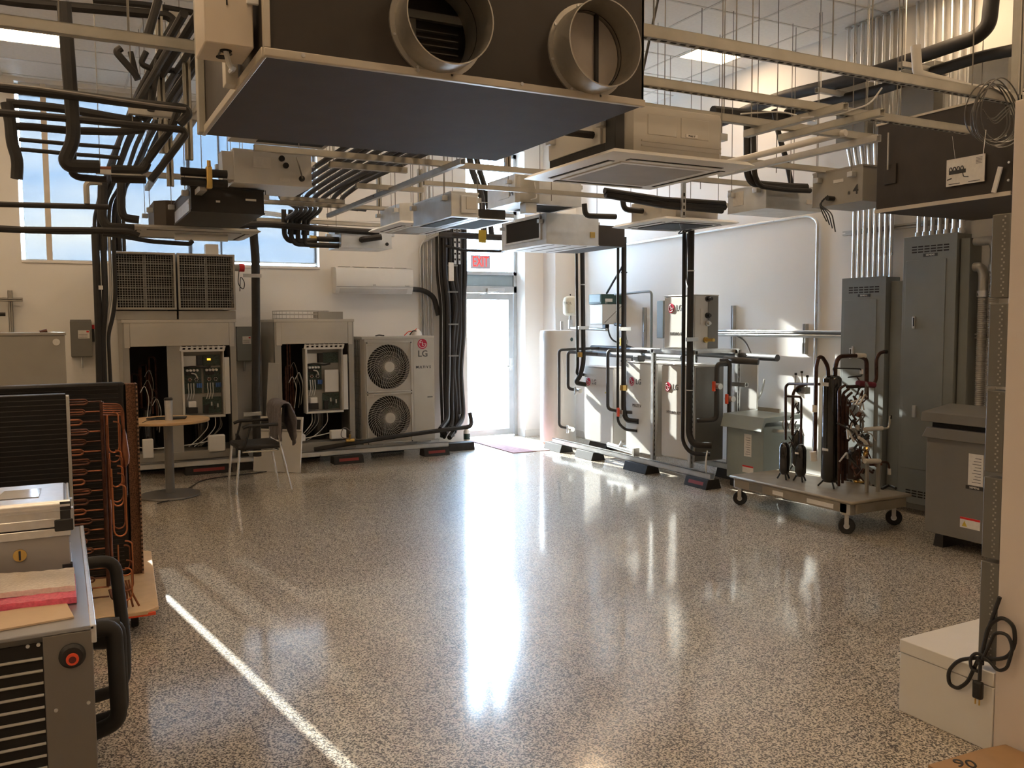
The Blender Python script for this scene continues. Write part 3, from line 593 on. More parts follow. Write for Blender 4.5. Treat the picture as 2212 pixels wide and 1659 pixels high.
for i, z in enumerate((1.2, 1.62, 2.05, 2.4)):
    tag(MB().box(4.6, 4.74, 10.60, 10.62, z, z+.02).build('pipe_clamp', BROWNG), ('galvanised pipe clamp round the bundle at waist height', 'galvanised pipe clamp round the bundle at shoulder height', 'galvanised pipe clamp round the bundle above head height', 'topmost galvanised pipe clamp round the bundle')[i], 'clamp', 'clamps on the bundle')
for i, x in enumerate((4.64, 4.70)):
    o = MB()
    for k in range(8): o.box(x, x+.04, 10.5, 10.505, 2.42+k*.075, 2.47+k*.075)
    o.box(x, x+.006, 10.5, 10.506, 2.42, 3.02).box(x+.034, x+.04, 10.5, 10.506, 2.42, 3.02)
    tag(o.build('slotted_channel', GALV), 'short slotted channel hanging at the head of the bundle', 'channel', 'slotted channels by the bundle')
tag(MB().box(4.56, 4.63, 10.48, 10.5, 2.2, 2.44).build('white_tag', PAPER), 'grey paper tag hanging on the bundle', 'tag')
fe = thing('white_spray_bottle', 'small white bottle on the floor by the door jamb', 'bottle', (4.9, 10.82, 0))
MB().lathe([(.02, 0), (.045, 0), (.045, .16), (.02, .2), (.016, .24), (.01, .24)], (4.93, 10.78, 0), 14).build('bottle_body', WHITE, fe); MB().lathe([(.046, .05), (.0465, .05), (.0465, .13), (.046, .13)], (4.93, 10.78, 0), 14).build('bottle_label', GREEN, fe)
# low pipe run in front of the two fan unit
tag(MB().tube([(4.62, 10.0, .5), (4.62, 9.93, .33), (4.4, 9.9, .33), (3.5, 9.92, .27), (2.6, 9.97, .183)], .028, 8, .12).build('insulated_pipe', FOAM), 'black insulated pipe running low across the two-fan unit', 'pipe')
tag(MB().tube([(4.0, 9.93, .32), (3.6, 9.92, .30), (3.2, 9.92, .26), (2.9, 9.95, .30), (2.95, 9.96, .44), (3.05, 9.97, .36)], .006, 6, .1).build('grey_cable', GREYC), 'thin grey cable tied along the low pipe', 'cable')
br = thing('brass_valve', 'brass valve where the low pipe meets the open unit', 'valve', (3.0, 9.88, .2))
MB().cyl((2.96, 9.9, .27), (3.06, 9.9, .27), .022, 10).build('valve_body', BRASS, br); MB().cyl((3.0, 9.9, .27), (3.0, 9.86, .34), .012, 8).build('valve_stem', BRASS, br)
# thick vertical drop before the units and leaning cover panels
tag(MB().tube([P(545, 470, 'Y', 9.6), P(552, 560, 'Y', 9.6), P(553, 700, 'Y', 9.6), P(553, 890, 'Y', 9.6), P(556, 985, 'Y', 9.62)], .045, 12, .05).build('insulated_pipe', FOAM), 'thick black pipe drop standing before the safety switch', 'pipe')
for z, lab in ((2.18, 'slotted pipe clamp high on the thick black pipe drop'), (.6, 'slotted pipe clamp low on the thick black pipe drop')):
    q = P(553, 596 if z > 1 else 893, 'Y', 9.58)
    C = thing('pipe_clamp', lab, 'clamp', q, 'clamps on the thick drop'); BX('clamp_bar', GALV, C, q.x-.14, q.x+.05, 9.53, 9.55, q.z-.02, q.z+.02); MB().lathe([(.046, -.015), (.05, -.015), (.05, .015), (.046, .015)], (q.x, 9.6, q.z), 16).build('clamp_ring', GALV, C)
LP = thing('cover_panel', 'loose grey unit cover leaning on the open unit behind the chair', 'panel', (2.1, 9.7, 0)); LP.rotation_euler = (math.radians(-9), 0, math.radians(-42)); WL[LP.name] = Vector((0, 0, 0))
BX('cover_sheet', LGGREY, LP, -.29, .29, -.01, .012, .0, .62); BX('cover_slot', BLACK, LP, -.22, .27, -.014, -.01, .48, .59, 0); BX('cover_lip', CREAMD, LP, -.29, .29, -.02, -.01, .45, .465); BX('cover_label', PAPER, LP, -.02, .05, -.012, -.01, .28, .36, 0)
SP = thing('cover_panel', 'narrow grey cover strip propped beside the open unit', 'panel', (2.08, 9.95, .15)); SP.rotation_euler = (0, math.radians(4), 0); WL[SP.name] = Vector((0, 0, 0))
BX('cover_sheet', CREAMD, SP, -.06, .06, 0, .02, 0, 1.06)
tag(MB().prism([(1.72, .0), (1.93, .0), (1.75, .42), (1.72, .42)], 'Y', 10.0, 10.02).build('gusset_plate', BLACK), 'black triangular bracket at the corner of the open unit', 'bracket')
# cabinet and strut bracket at the left end
GC = thing('grey_cabinet', 'large plain grey metal cabinet behind the black coil', 'cabinet', (-.35, 9.2, 0))
BX('cabinet_body', CREAMD, GC, -.9, .05, 8.75, 9.5, .1, 1.56, .006); BX('cabinet_lid', CREAMD, GC, -.91, .06, 8.74, 9.5, 1.56, 1.585, .004)
BX('cabinet_base', BROWNG, GC, -.88, .03, 8.78, 9.48, 0, .1); MB().cyl((-.02, 8.742, 1.5), (-.02, 8.735, 1.5), .03, 16).build('cabinet_badge', PAPER, GC)
q = P(22, 640, 'Y', YB-.02); SB = thing('strut_bracket', 'cross of grey strut channel fixed to the wall above the cabinet', 'bracket', (q.x, YB-.03, 1.6))
MB().channel((q.x, YB-.03, 1.55), (q.x, YB-.03, 2.03), up=(0, -1, 0)).build('upright_strut', GALVD, SB); MB().channel((q.x-.5, YB-.075, 1.93), (q.x+.12, YB-.075, 1.93), up=(0, -1, 0)).build('cross_strut', GALVD, SB); MB().tube([(q.x-.5, YB-.1, 1.77), (q.x-.05, YB-.1, 1.77)], .02, 8).build('strut_pipe', FOAM, SB)
tag(MB().cyl((-.15, 8.95, 1.587), (-.09, 8.95, 1.60), .018, 8).build('small_fitting', COPPERD), 'small copper fitting lying on the grey cabinet', 'fitting')
# ------------------------------------------------------------------ table, tumbler, tablet
tc_ = Vector((.90, 8.86, 0)); T = thing('round_table', 'round wood-topped pedestal table with grey disc base', 'table', tc_)
MB().lathe([(.01, .715), (.37, .715), (.38, .722), (.38, .738), (.375, .742), (.01, .742)], tc_, 48).build('table_top', WOOD, T)
MB().cyl(tc_+Vector((0, 0, .03)), tc_+Vector((0, 0, .715)), .042, 20).build('pedestal', TBLG, T)
MB().lathe([(.01, .0), (.27, .0), (.28, .006), (.27, .02), (.06, .03), (.01, .03)], tc_, 40).build('disc_base', TBLG, T)
tb = thing('steel_tumbler', 'steel travel tumbler with black lid on the round table', 'tumbler', tc_+Vector((-.03, -.12, .743)))
c = tc_+Vector((-.0, -.10, .743)); MB().lathe([(.01, 0), (.034, 0), (.038, .19), (.01, .19)], c, 20).build('cup', ALU, tb); MB().lathe([(.01, .19), (.04, .19), (.04, .205), (.032, .215), (.01, .215)], c, 20).build('lid', BLACK, tb)
tp = thing('tablet_computer', 'black tablet lying flat on the round table behind the tumbler', 'tablet', tc_+Vector((.03, .0, .743)))
MB().obox(tc_+Vector((.03, .03, .75)), (.95, -.2, 0), (.2, .95, 0), .14, .09, .006).build('tablet_body', BLACK, tp, bevel=.003); MB().obox(tc_+Vector((-.12, .05, .75)), (.9, .3, 0), (-.3, .9, 0), .05, .05, .006).build('tablet_dock', BLACK, tp)
tag(MB().tube([tc_+Vector((-.1, -.02, .748)), tc_+Vector((-.2, -.1, .748)), tc_+Vector((-.25, -.25, .748)), tc_+Vector((-.3, -.3, .62))], .003, 5, .05).build('tablet_cable', BLACK), 'thin black cable trailing over the edge of the round table', 'cable')
tag(MB().tube([(.75, 8.5, .006), (.9, 8.62, .006), (1.0, 8.9, .006), (1.3, 9.6, .006), (2.0, 9.75, .006)], .006, 6, .2).build('floor_cable', BLACK), 'black cable lying on the floor beside the table base', 'cable')
# ------------------------------------------------------------------ chair with jacket
CH = thing('side_chair', 'black padded armchair with chrome legs and a jacket on its back', 'chair', (1.72, 8.86, 0))
MB().box(1.50, 1.93, 8.62, 9.10, .42, .47).build('seat', BLACK, CH, bevel=.02)
for (xa, ya, xb, yb) in ((1.52, 8.64, 1.47, 8.60), (1.52, 9.07, 1.48, 9.10)): MB().tube([(xa, ya, .43), (xb, yb, 0)], .012, 10).build('leg', CHROME, CH)
for (xa, ya, xb, yb) in ((1.93, 8.63, 2.0, 8.59), (1.93, 9.07, 1.98, 9.11)): MB().tube([(1.93, ya, .82), (1.90, ya, .5), (xb, yb, 0)], .012, 10, .08).build('leg', CHROME, CH)
MB().add([(1.90, 8.64, .5), (1.90, 9.08, .5), (1.95, 9.08, .84), (1.95, 8.64, .84), (1.925, 8.64, .5), (1.925, 9.08, .5), (1.975, 9.08, .84), (1.975, 8.64, .84)], [(0, 1, 2, 3), (7, 6, 5, 4), (0, 4, 5, 1), (1, 5, 6, 2), (2, 6, 7, 3), (3, 7, 4, 0)]).build('backrest', BLACK, CH, bevel=.012)
for ya in (8.61, 9.1): MB().tube([(1.94, ya, .66), (1.6, ya, .66), (1.55, ya, .64)], .016, 8, .05).build('armrest', BLACK, CH); MB().tube([(1.62, ya, .65), (1.56, ya, .44)], .011, 8).build('arm_post', BLACK, CH)
MB().tube([(1.55, 8.66, .40), (1.9, 8.66, .40), (1.9, 9.06, .40), (1.55, 9.06, .40)], .011, 8, .03).build('seat_frame', CHROME, CH)
JK = MB(); rows = []; nU, nV = 14, 16; vs = []
for v_ in range(nV+1):
    t = v_/nV; s_ = (t-.45)*.9
    for u_ in range(nU+1):
        yy = 8.56+u_/nU*.56; wv = .018*math.sin(u_*1.9+v_*.6)+.012*math.sin(u_*.7-v_)
        if s_ < -.03: x_, z_ = 1.915-.02*t+wv*.6, .86+s_+.03
        elif s_ < .05: x_, z_ = 1.915+(s_+.03)*1.1, .872+wv*.3
        else: x_, z_ = 2.01+wv+(s_-.05)*.12, .86-(s_-.05)*(.75+.25*math.sin(u_*.35))
        vs.append((x_, yy, z_))
JK.add(vs, [(v_*(nU+1)+u_, v_*(nU+1)+u_+1, (v_+1)*(nU+1)+u_+1, (v_+1)*(nU+1)+u_) for v_ in range(nV) for u_ in range(nU)])
jo = JK.build('jacket', CLOTH); tag(jo, 'dark grey jacket draped over the back of the chair', 'jacket')
sm = jo.modifiers.new('solid', 'SOLIDIFY'); sm.thickness = .016; sm.offset = 1; sb_ = jo.modifiers.new('sub', 'SUBSURF'); sb_.levels = 1; sb_.render_levels = 1
# ================================================================== LEFT FOREGROUND
DZ = .15
DL = thing('wooden_dolly', 'plywood dolly on casters under the black coil', 'dolly', (-.2, 5.5, 0))
MB().prism([(-1.1, 4.86), (.36, 4.84), (.42, 4.9), (.49, 6.12), (.44, 6.18), (-1.1, 6.2)], 'Z', DZ-.022, DZ).build('dolly_board', PLY, DL, bevel=.004)
MB().box(-1.0, .40, 4.842, 4.858, DZ-.030, DZ-.014).build('dolly_edge', ORANGER, DL)
for cx, cy in ((.31, 5.08), (.36, 6.0), (-.9, 5.05), (-.9, 6.0)):
    k = MB().cyl((cx-.018, cy, .047), (cx+.018, cy, .047), .047, 20).build('caster', RUBBER, DL); MB().box(cx-.028, cx-.02, cy-.03, cy+.03, .04, .125).box(cx+.02, cx+.028, cy-.03, cy+.03, .04, .125).box(cx-.04, cx+.04, cy-.04, cy+.04, .118, .127).build('caster_fork', GALV, k)
CO = thing('heat_exchanger_coil', 'black finned coil with copper tube bends standing on a dolly', 'heat exchanger', (-.2, 5.2, DZ))
yn, yfr = 4.95, 5.60; tz = 1.30
BX('fin_pack', mat('black_fins', (.012, .011, .011), .45, .3, .2, 80), CO, -1.1, .02, yn, yn+.07, DZ, tz, .004)
fl_ = MB()
for k in range(46): fl_.box(-1.1, .02, yn-.0035, yn, DZ+.02+k*.025, DZ+.023+k*.025)
fl_.build('fin_ridges', mat('fin_edge_metal', (.10, .09, .085), .35, .7), CO)
MB().prism([(-1.1, yn+.07), (-1.04, yn), (-1.1, yn)], 'Z', DZ, tz).build('fin_bend', BLACK, CO)
BX('fin_pack', MATS['black_fins'], CO, -1.1, -1.03, yn, yfr+.08, DZ, tz, .004)
BX('fin_pack', MATS['black_fins'], CO, -1.1, .34, yfr, yfr+.09, DZ, tz+.01, .02)
fl_ = MB()
for k in range(46): fl_.box(-1.0, .3, yfr-.003, yfr, DZ+.02+k*.025, DZ+.0215+k*.025)
fl_.build('fin_ridges', MATS['fin_edge_metal'], CO)
BX('end_plate', GALVD, CO, .02, .036, yn-.012, yn+.08, DZ, tz-.01)
# far end: speckled fin edge and slotted strip
BX('fin_edge', mat('rusty_fin_edge', (.16, .075, .04), .6, .4, .7, 150, .6, 200), CO, .34, .395, yfr-.005, yfr+.09, DZ, tz)
sp = MB().box(.395, .403, yfr-.02, yfr+.095, DZ, tz); st_ = sp.build('slotted_strip', mat('tan_strip', (.40, .24, .16), .5, .4), CO)
hs = MB()
for k in range(44): hs.box(.391, .3945, yfr-.0215, yfr-.019, DZ+.02+k*.026, DZ+.032+k*.026)
for k in range(44): hs.box(.396, .402, yfr-.0215, yfr-.0195, DZ+.02+k*.026, DZ+.032+k*.026)
hs.build('strip_slots', DARK, st_)
# return bends of the near leaf
for k in range(21):
    z = DZ+.05+k*.052
    a = .036; L = .045+.014*(k % 3)
    MB().tube([(a, yn+.02, z), (a+L, yn+.02, z), (a+L+.012, yn+.02, z+.013), (a+L, yn+.02, z+.026), (a, yn+.02, z+.026)], .0055, 6, .012).build('return_bend', COPPER if k % 3 == 0 else COPPERD, CO)
    MB().tube([(a, yn+.055, z+.01), (a+.1+.03*(k % 2), yn+.05, z+.01), (a+.15, yn+.035, z+.012)], .0045, 6, .02).build('feeder_tube', COPPER if k % 2 else COPPERD, CO)
MB().cyl((.185, yn+.03, DZ+.12), (.185, yn+.03, tz-.05), .011, 10).build('header_pipe', COPPERD, CO)
MB().cyl((.205, yn+.05, DZ+.2), (.205, yn+.05, tz-.12), .009, 10).build('header_pipe', COPPER, CO)
def loop(x, z0, z1, w_, y, r=.0045, m=COPPER):
    MB().tube([(x-w_, y, z1), (x-w_, y, z0+w_), (x-w_*.7, y, z0+.3*w_), (x, y, z0), (x+w_*.7, y, z0+.3*w_), (x+w_, y, z0+w_), (x+w_, y, z1), (x+w_*.6, y, z1+.4*w_), (x, y, z1+.5*w_)], r, 6, .015).build('capillary_loop', m, CO)
for i, (x, z0, z1, w_) in enumerate(((.235, .98, 1.18, .026), (.235, .93, 1.13, .031), (.24, .80, .98, .028), (.24, .72, .95, .032), (.245, .70, .90, .027), (.245, .58, .86, .03), (.25, .54, .80, .031), (.262, .36, .48, .028), (.268, .33, .5, .034), (.27, .25, .40, .03), (.262, .2, .36, .032))): loop(x, z0, z1, w_, yn+.01-.006*i, .0045, COPPER if i % 2 else mat('bright_copper', (.50, .19, .09), .3, .9))
for i in range(6): MB().tube([(.19, yn+.02, 1.24-.012*i), (.27+.004*i, yn+.02, 1.235-.012*i), (.288-.003*i, yn+.02, 1.2), (.286, yn+.02, 1.05)], .0045, 6, .03).build('distributor_tube', COPPER, CO)
MB().lathe([(.006, 0), (.02, .02), (.024, .06), (.012, .17), (.005, .2)], (.286, yn+.02, .9), 14).build('distributor', COPPER, CO); MB().cyl((.286, yn+.02, .74), (.286, yn+.02, .9), .008, 10).build('distributor_stem', COPPERD, CO)
MB().tube([(.19, yn+.03, .25), (.2, yn, .2), (.24, yn-.03, .22), (.26, yn-.03, .165)], .009, 8, .03).build('drain_pipe', COPPERD, CO)
for i in range(3): MB().tube([(.25+.015*i, yn-.01, .3), (.27+.01*i, yn-.03, .24), (.265+.03*i, yn-.04, .16)], .006, 6, .03).build('stub_pipe', COPPER, CO)
# louvred unit with things on it
LZ = .82; ly = 2.62
LU = thing('louvred_unit', 'grey steel unit with horizontal louvres and red-centred knob', 'ventilation unit', (-.5, 3.2, 0))
BX('unit_casing', mat('steel_grey_casing', (.19, .175, .16), .4, .3, .04), LU, -1.2, .05, ly+.012, 3.95, 0, LZ-.012, .004)
tpl = MB().box(-1.21, .058, ly-.004, 3.96, LZ-.012, LZ).build('unit_top', mat('blued_sheet', (.36, .37, .40), .28, .75, .06), LU, bevel=.003)
BX('top_flange', ALU, LU, .046, .062, ly-.004, 3.96, LZ-.05, LZ+.002); BX('corner_flange', MATS['steel_grey_casing'], LU, -.07, .052, ly-.004, ly+.012, 0, LZ-.012)
BX('louvre_recess', DARK, LU, -1.15, -.07, ly+.002, ly+.012, .05, LZ-.03, 0)
for k in range(22): MB().cyl((-1.15, ly-.002, LZ-.07-k*.034), (-.072, ly-.002, LZ-.07-k*.034), .0042, 8).build('louvre_slat', GALVD, LU)
kb = MB().lathe([(.005, -.014), (.026, -.014), (.034, -.006), (.034, .004), (.005, .004)], (0, ly-.004, .745), 24, (0, 1, 0)).build('knob', BLACK, LU); MB().lathe([(.009, -.02), (.016, -.02), (.016, -.012), (.009, -.012)], (0, ly-.006, .74), 18, (0, 1, 0)).build('knob_ring', ORANGER, kb); MB().cyl((0, ly-.0275, .74), (0, ly-.026, .74), .0095, 14).build('knob_bore', mat('dark_red_bore', (.10, .01, .008), .5), kb)
for x, z in ((-.105, .79), (-.08, .79), (-.045, .60), (.035, .605)): MB().cyl((x, ly-.009, z), (x, ly-.003, z), .005, 8).build('screw', GALV, LU)
# insulated pipes at its side
for pts, r, lab in (([(.05, 3.1, .66), (.14, 3.1, .66), (.14, 3.1, .35), (.05, 3.12, .33)], .024, 'short looped black pipe on the side of the louvred unit'),
                    ([(.05, 2.95, .70), (.12, 2.95, .70), (.125, 2.93, .4), (.05, 2.95, .37)], .026, 'black pipe bend nearest the louvred front'),
                    ([(.05, 3.4, .80), (.15, 3.4, .80), (.17, 3.35, .5), (.16, 3.3, .36), (.05, 3.3, .345)], .022, 'long black pipe bend behind the other on the louvred unit')):
    tag(MB().tube(pts, r, 10, .06).build('insulated_pipe', FOAM), lab, 'pipe', 'pipe bends on the louvred unit')
MB().lathe([(.01, -.03), (.045, -.03), (.05, 0), (.045, .05), (.01, .05)], (.09, 3.02, .66), 16, (1, 0, 0)).build('side_pump', BLACK, LU)
# aluminium case
BC = thing('aluminium_case', 'silver aluminium carrying case with black latches', 'case', (-.22, 3.4, LZ))
x0, x1, y0, y1, z0, zs, z1 = -.5, .012, 3.22, 3.62, LZ+.002, LZ+.155, LZ+.245
cs = mat('grey_case_panel', (.34, .32, .31), .45, .2); BX('case_body', cs, BC, x0+.006, x1-.006, y0+.006, y1-.006, z0, zs); BX('case_lid', ALU, BC, x0+.006, x1-.006, y0+.006, y1-.006, zs+.004, z1, .012)
for z, h in ((z0, .012), (zs-.028, .028), (zs+.004, .03), (z1-.034, .03)): MB().box(x0, x1, y0, y0+.008, z, z+h).box(x1-.008, x1, y0+.008, y1, z, z+h).build('edge_rail', ALU, BC, bevel=.003)
MB().cyl((x0, y0+.012, z1-.014), (x1, y0+.012, z1-.014), .016, 12).build('rounded_edge', ALU, BC)
for z in (z0, zs+.03): MB().box(x1-.03, x1+.001, y0-.001, y0+.03, z, z+.028).build('corner_cap', BLACK, BC)
MB().box(x1-.03, x1+.003, y0-.003, y0+.03, z1-.03, z1-.002).build('corner_cap', GLOSSB, BC)
for y in (y0+.1, y0+.28): lt = MB().box(x1, x1+.01, y, y+.035, zs-.03, zs+.045).build('side_hinge', GALV, BC)
MB().obox((x1-.02, y0-.004, zs+.01), (1, 0, 0), (0, 1, 0), .028, .004, .02).build('latch', BLACK, BC, bevel=.004)
lk = MB().lathe([(.004, -.004), (.02, -.004), (.02, 0), (.004, 0)], (-.14, y0+.005, z0+.075), 20, (0, 1, 0)).build('lock_plate', BRASS, BC); MB().box(-.143, -.137, y0-.004, y0, z0+.06, z0+.09).build('lock_slot', INK, lk)
tag(MB().add([(-.21, 3.34, z1+.001), (-.08, 3.33, z1+.001), (-.075, 3.5, z1+.001), (-.19, 3.5, z1+.001), (-.21, 3.34, z1+.003), (-.08, 3.33, z1+.003), (-.075, 3.5, z1+.003), (-.19, 3.5, z1+.003)], [(3, 2, 1, 0), (4, 5, 6, 7), (0, 1, 5, 4), (1, 2, 6, 5), (2, 3, 7, 6), (3, 0, 4, 7)]).build('plastic_sleeve', mat('shiny_sleeve', (.55, .56, .58), .08, .5)), 'shiny clear plastic sleeve lying on the carrying case', 'sleeve')
def bubble(name, m, lab, x0, x1, y0, y1, z, h, sk=0):
    nx, ny = 26, 14; vs = []
    for s_ in (0, 1):
        for j in range(ny+1):
            for i in range(nx+1):
                u_, v_ = i/nx, j/ny; zz = z+(h if s_ else 0)+(.004*math.sin(u_*9)*math.sin(v_*5) if s_ else 0)+(.002*((i+j) % 2) if s_ else 0)
                vs.append((x0+(x1-x0)*u_+sk*v_, y0+(y1-y0)*v_+.02*math.sin(u_*4), zz))
    n1 = (nx+1)*(ny+1); fs = []
    for j in range(ny):
        for i in range(nx):
            a = j*(nx+1)+i; fs.append((a, a+1, a+nx+2, a+nx+1)); fs.append((n1+a+nx+1, n1+a+nx+2, n1+a+1, n1+a))
    for i in range(nx): fs.append((i, n1+i, n1+i+1, i+1)); b_ = ny*(nx+1)+i; fs.append((b_, b_+1, n1+b_+1, n1+b_))
    for j in range(ny): a = j*(nx+1); fs.append((a, a+nx+1, n1+a+nx+1, n1+a)); a = a+nx; fs.append((a, n1+a, n1+a+nx+1, a+nx+1))
    return tag(MB().add(vs, fs).build(name, m), lab, 'bubble wrap')
bubble('bubble_wrap', PINK, 'pink bubble wrap under the clear sheet on the louvred unit', -.6, .018, 2.86, 3.14, LZ+.003, .018)
bubble('bubble_wrap', CLEARW, 'clear bubble wrap sheet lying on the pink one', -.6, .016, 2.92, 3.15, LZ+.024, .016)
tag(MB().obox((-.26, 2.76, LZ+.003), (1, .12, 0), (-.12, 1, 0), .26, .085, .0025).build('folded_paper', mat('tan_paper', (.62, .47, .32), .7)), 'folded tan paper beside the bubble wrap', 'paper')
# ================================================================== RIGHT FOREGROUND ON THE PARTITION
for k in range(5):
    z0 = (2.04, 1.71, 1.385, 1.055, .73)[k]; z1 = z0-.31 if k < 4 else .34
    R_ = thing('perforated_plate', ('topmost grey perforated plate on the partition edge', 'second highest grey perforated plate on the partition edge', 'middle grey perforated plate on the partition edge', 'fourth grey perforated plate down the partition edge', 'lowest grey perforated plate on the partition edge, behind the cord')[k], 'metal plate', (PX+.04, PY+.02, z1), 'perforated plates on the partition')
    BX('plate', BROWNG, R_, PX+.004, PX+.07, PY+.002, PY+.075, z1, z0, .004)
    h_ = MB(); n = int((z0-z1)/.012)
    for i in range(n): h_.box(PX+.0025, PX+.0038, PY+.02+.008*(i % 2), PY+.026+.008*(i % 2), z1+.008+i*.012, z1+.014+i*.012)
    h_.build('perforations', GALVD, R_)
BX('tape', PAPER, None, PX-.002, PX+.03, PY+.0, PY+.06, .735, .765) if False else None
pc = thing('power_cord', 'black power cord tied in a bow hanging on the partition', 'power cord', (PX-.03, 1.95, .5))
def pp(x, y, off=-.025): return P(x, y, 'X', PX+off)
MB().tube([pp(2160, 1290), pp(2142, 1340), pp(2128, 1380), pp(2118, 1430)], .0075, 8, .04).build('cord_lead', BLACK, pc)
MB().tube([pp(2118, 1430), pp(2135, 1350), pp(2165, 1332), pp(2190, 1350), pp(2194, 1390), pp(2178, 1420), pp(2150, 1425), pp(2120, 1420), pp(2070, 1425), pp(2048, 1450), pp(2050, 1478), pp(2068, 1488), pp(2090, 1475), pp(2115, 1420)], .0075, 8, .05, 6).build('cord_loop', BLACK, pc)
MB().tube([pp(2122, 1425, -.035), pp(2150, 1365, -.035), pp(2178, 1370, -.035), pp(2188, 1400, -.035), pp(2175, 1445, -.035), pp(2155, 1450, -.035), pp(2140, 1430, -.035), pp(2112, 1408, -.035), pp(2095, 1420, -.035), pp(2098, 1445, -.035), pp(2112, 1450, -.035)], .0065, 8, .05, 6).build('cord_loop', BLACK, pc)
MB().tube([pp(2118, 1430, -.04), pp(2116, 1470, -.04)], .007, 8).build('cord_tail', BLACK, pc)
q = pp(2112, 1490, -.04); pg = MB().box(q.x-.012, q.x+.012, q.y-.02, q.y+.018, q.z-.035, q.z+.035).build('plug', BLACK, pc, bevel=.008)
for dy in (-.008, .008): MB().box(q.x-.003, q.x+.003, q.y+dy-.0015, q.y+dy+.0015, q.z-.058, q.z-.035).build('plug_prong', BRASS, pg)
MB().lathe([(.009, -.012), (.013, -.012), (.013, .012), (.009, .012)], pp(2118, 1428, -.03), 12).build('cord_tie', BLACK, pc)
cbx = thing('cardboard_box', 'flat brown cardboard box on the floor by the partition, marked in pen', 'box', (2.8, 1.75, 0))
q1 = P(2005, 1652, 'Z', .06); q2 = P(2120, 1618, 'Z', .06)
MB().prism([(q1.x, q1.y), (q2.x, q2.y), (3.09, q2.y-.02), (3.09, 1.35), (q1.x-.1, 1.35)], 'Z', 0, .06).build('box_body', CARD, cbx); TXT('90', .08, (q1.x+.12, q1.y-.06, .061), (.8, -.6, 0), (.6, .8, 0), INK, cbx)
# ================================================================== RIGHT WALL: WATER AND HEAT RECOVERY RACK
RG = 'rubber blocks under the hydronic rack'
rubber_block(5.66, 9.55, .2, .42, 'sunlit rubber block at the water tank end of the rack', RG, ax='Y', stripe=False)
rubber_block(5.66, 8.8, .2, .38, 'rubber block under the pipe-fed cabinet nearest the tank', RG, ax='Y', stripe=False)
rubber_block(5.66, 7.75, .2, .42, 'rubber block below the middle cabinet of the rack', RG, ax='Y', stripe=False)
rubber_block(5.66, 6.72, .2, .34, 'rubber block with red strip at the open end of the rack', RG, ax='Y')
rubber_block(6.25, 9.4, .2, .4, 'rubber block behind the rack by the wall, tank end', RG, ax='Y', stripe=False)
rubber_block(6.25, 6.9, .2, .4, 'rubber block behind the rack by the wall, open end', RG, ax='Y', stripe=False)
GR = 'galvanised support rails of the hydronic rack'
rail('support_rail', 'galvanised floor rail in front of the hydronic cabinets', (5.64, 9.62, .125), (5.64, 6.55, .125), grp=GR)
rail('support_rail', 'galvanised floor rail under the back of the hydronic cabinets', (6.2, 9.62, .125), (6.2, 6.72, .125), grp=GR)
def lgbox(x0, x1, y0, y1, z0, z1, lab, sub, lz=None, ly_=None, m=LGGREY, line=True, sz=.085):
    B = thing('hydronic_cabinet', lab, 'cabinet', ((x0+x1)/2, (y0+y1)/2, z0), 'hydronic cabinets')
    BX('cabinet_body', m, B, x0+.012, x1, y0, y1, z0, z1-.012, .004); BX('cabinet_front', m, B, x0, x0+.012, y0+.004, y1-.004, z0+.01, z1-.02, .004); BX('cabinet_top', m, B, x0-.004, x1+.004, y0-.004, y1+.004, z1-.012, z1, .004)
    lz = lz or z0+(z1-z0)*.77; ly_ = ly_ or y1-.13
    logo((x0-.001, ly_, lz), .05, NX, B); TXT('LG', sz, (x0-.001, ly_-.13, lz), *NX, INKG, B, bold=.001)
    if sub: TXT(sub, .045, (x0-.001, ly_-.1, lz-.27), *NX, INK, B)
    return B
b1 = lgbox(5.75, 5.95, 8.43, 9.06, .19, 1.115, 'hydronic cabinet striped by sun, next to the white tank', None, lz=.92, ly_=8.97)
BX('cabinet_label', YELLOW, b1, 5.748, 5.75, 8.52, 8.6, .80, .82, 0)
sg = MB().lathe([(.005, -.02), (.035, -.02), (.035, 0), (.005, 0)], (5.84, 8.43, .55), 16, (0, 1, 0)).build('side_fitting', GALVD, b1)
b2 = lgbox(5.75, 6.2, 7.60, 8.17, .17, 1.2, 'middle hydronic cabinet lettered MULTI V', 'MULTI V', lz=.975, ly_=8.06)
BX('cabinet_label', PAPER, b2, 5.748, 5.75, 7.66, 7.72, .62, .80, 0)
b3 = lgbox(5.75, 6.14, 6.97, 7.51, .2, 1.2, 'hydronic cabinet lettered HYDRO KIT at the open end of the rack', 'HYDRO KIT', lz=.955, ly_=7.40)
b4 = lgbox(5.75, 6.07, 6.98, 7.47, 1.365, 1.925, 'upper hydronic cabinet lettered HYDRO KIT on the rack shelf', 'HYDRO KIT', lz=1.79, ly_=7.35)
BX('side_plate', BROWNG, b4, 5.93, 6.065, 6.974, 6.98, 1.37, 1.91, .002); BX('side_label', PAPER, b4, 5.83, 5.87, 6.976, 6.98, 1.62, 1.78, 0)
for x, z, m_, L in ((5.92, 1.88, GLOSSB, .07), (5.92, 1.71, BLACK, .05), (5.92, 1.63, GALV, .05), (5.9, 1.46, BRASS, .13)):
    MB().lathe([(.008, -L), (.017, -L), (.017, -.02), (.03, -.02), (.03, 0), (.008, 0)], (x, 6.978, z), 14, (0, 1, 0)).build('port_fitting', m_, b4)
bk = BX('side_panel', BROWNG, b3, 5.77, 6.135, 6.964, 6.97, .21, 1.18, .002)
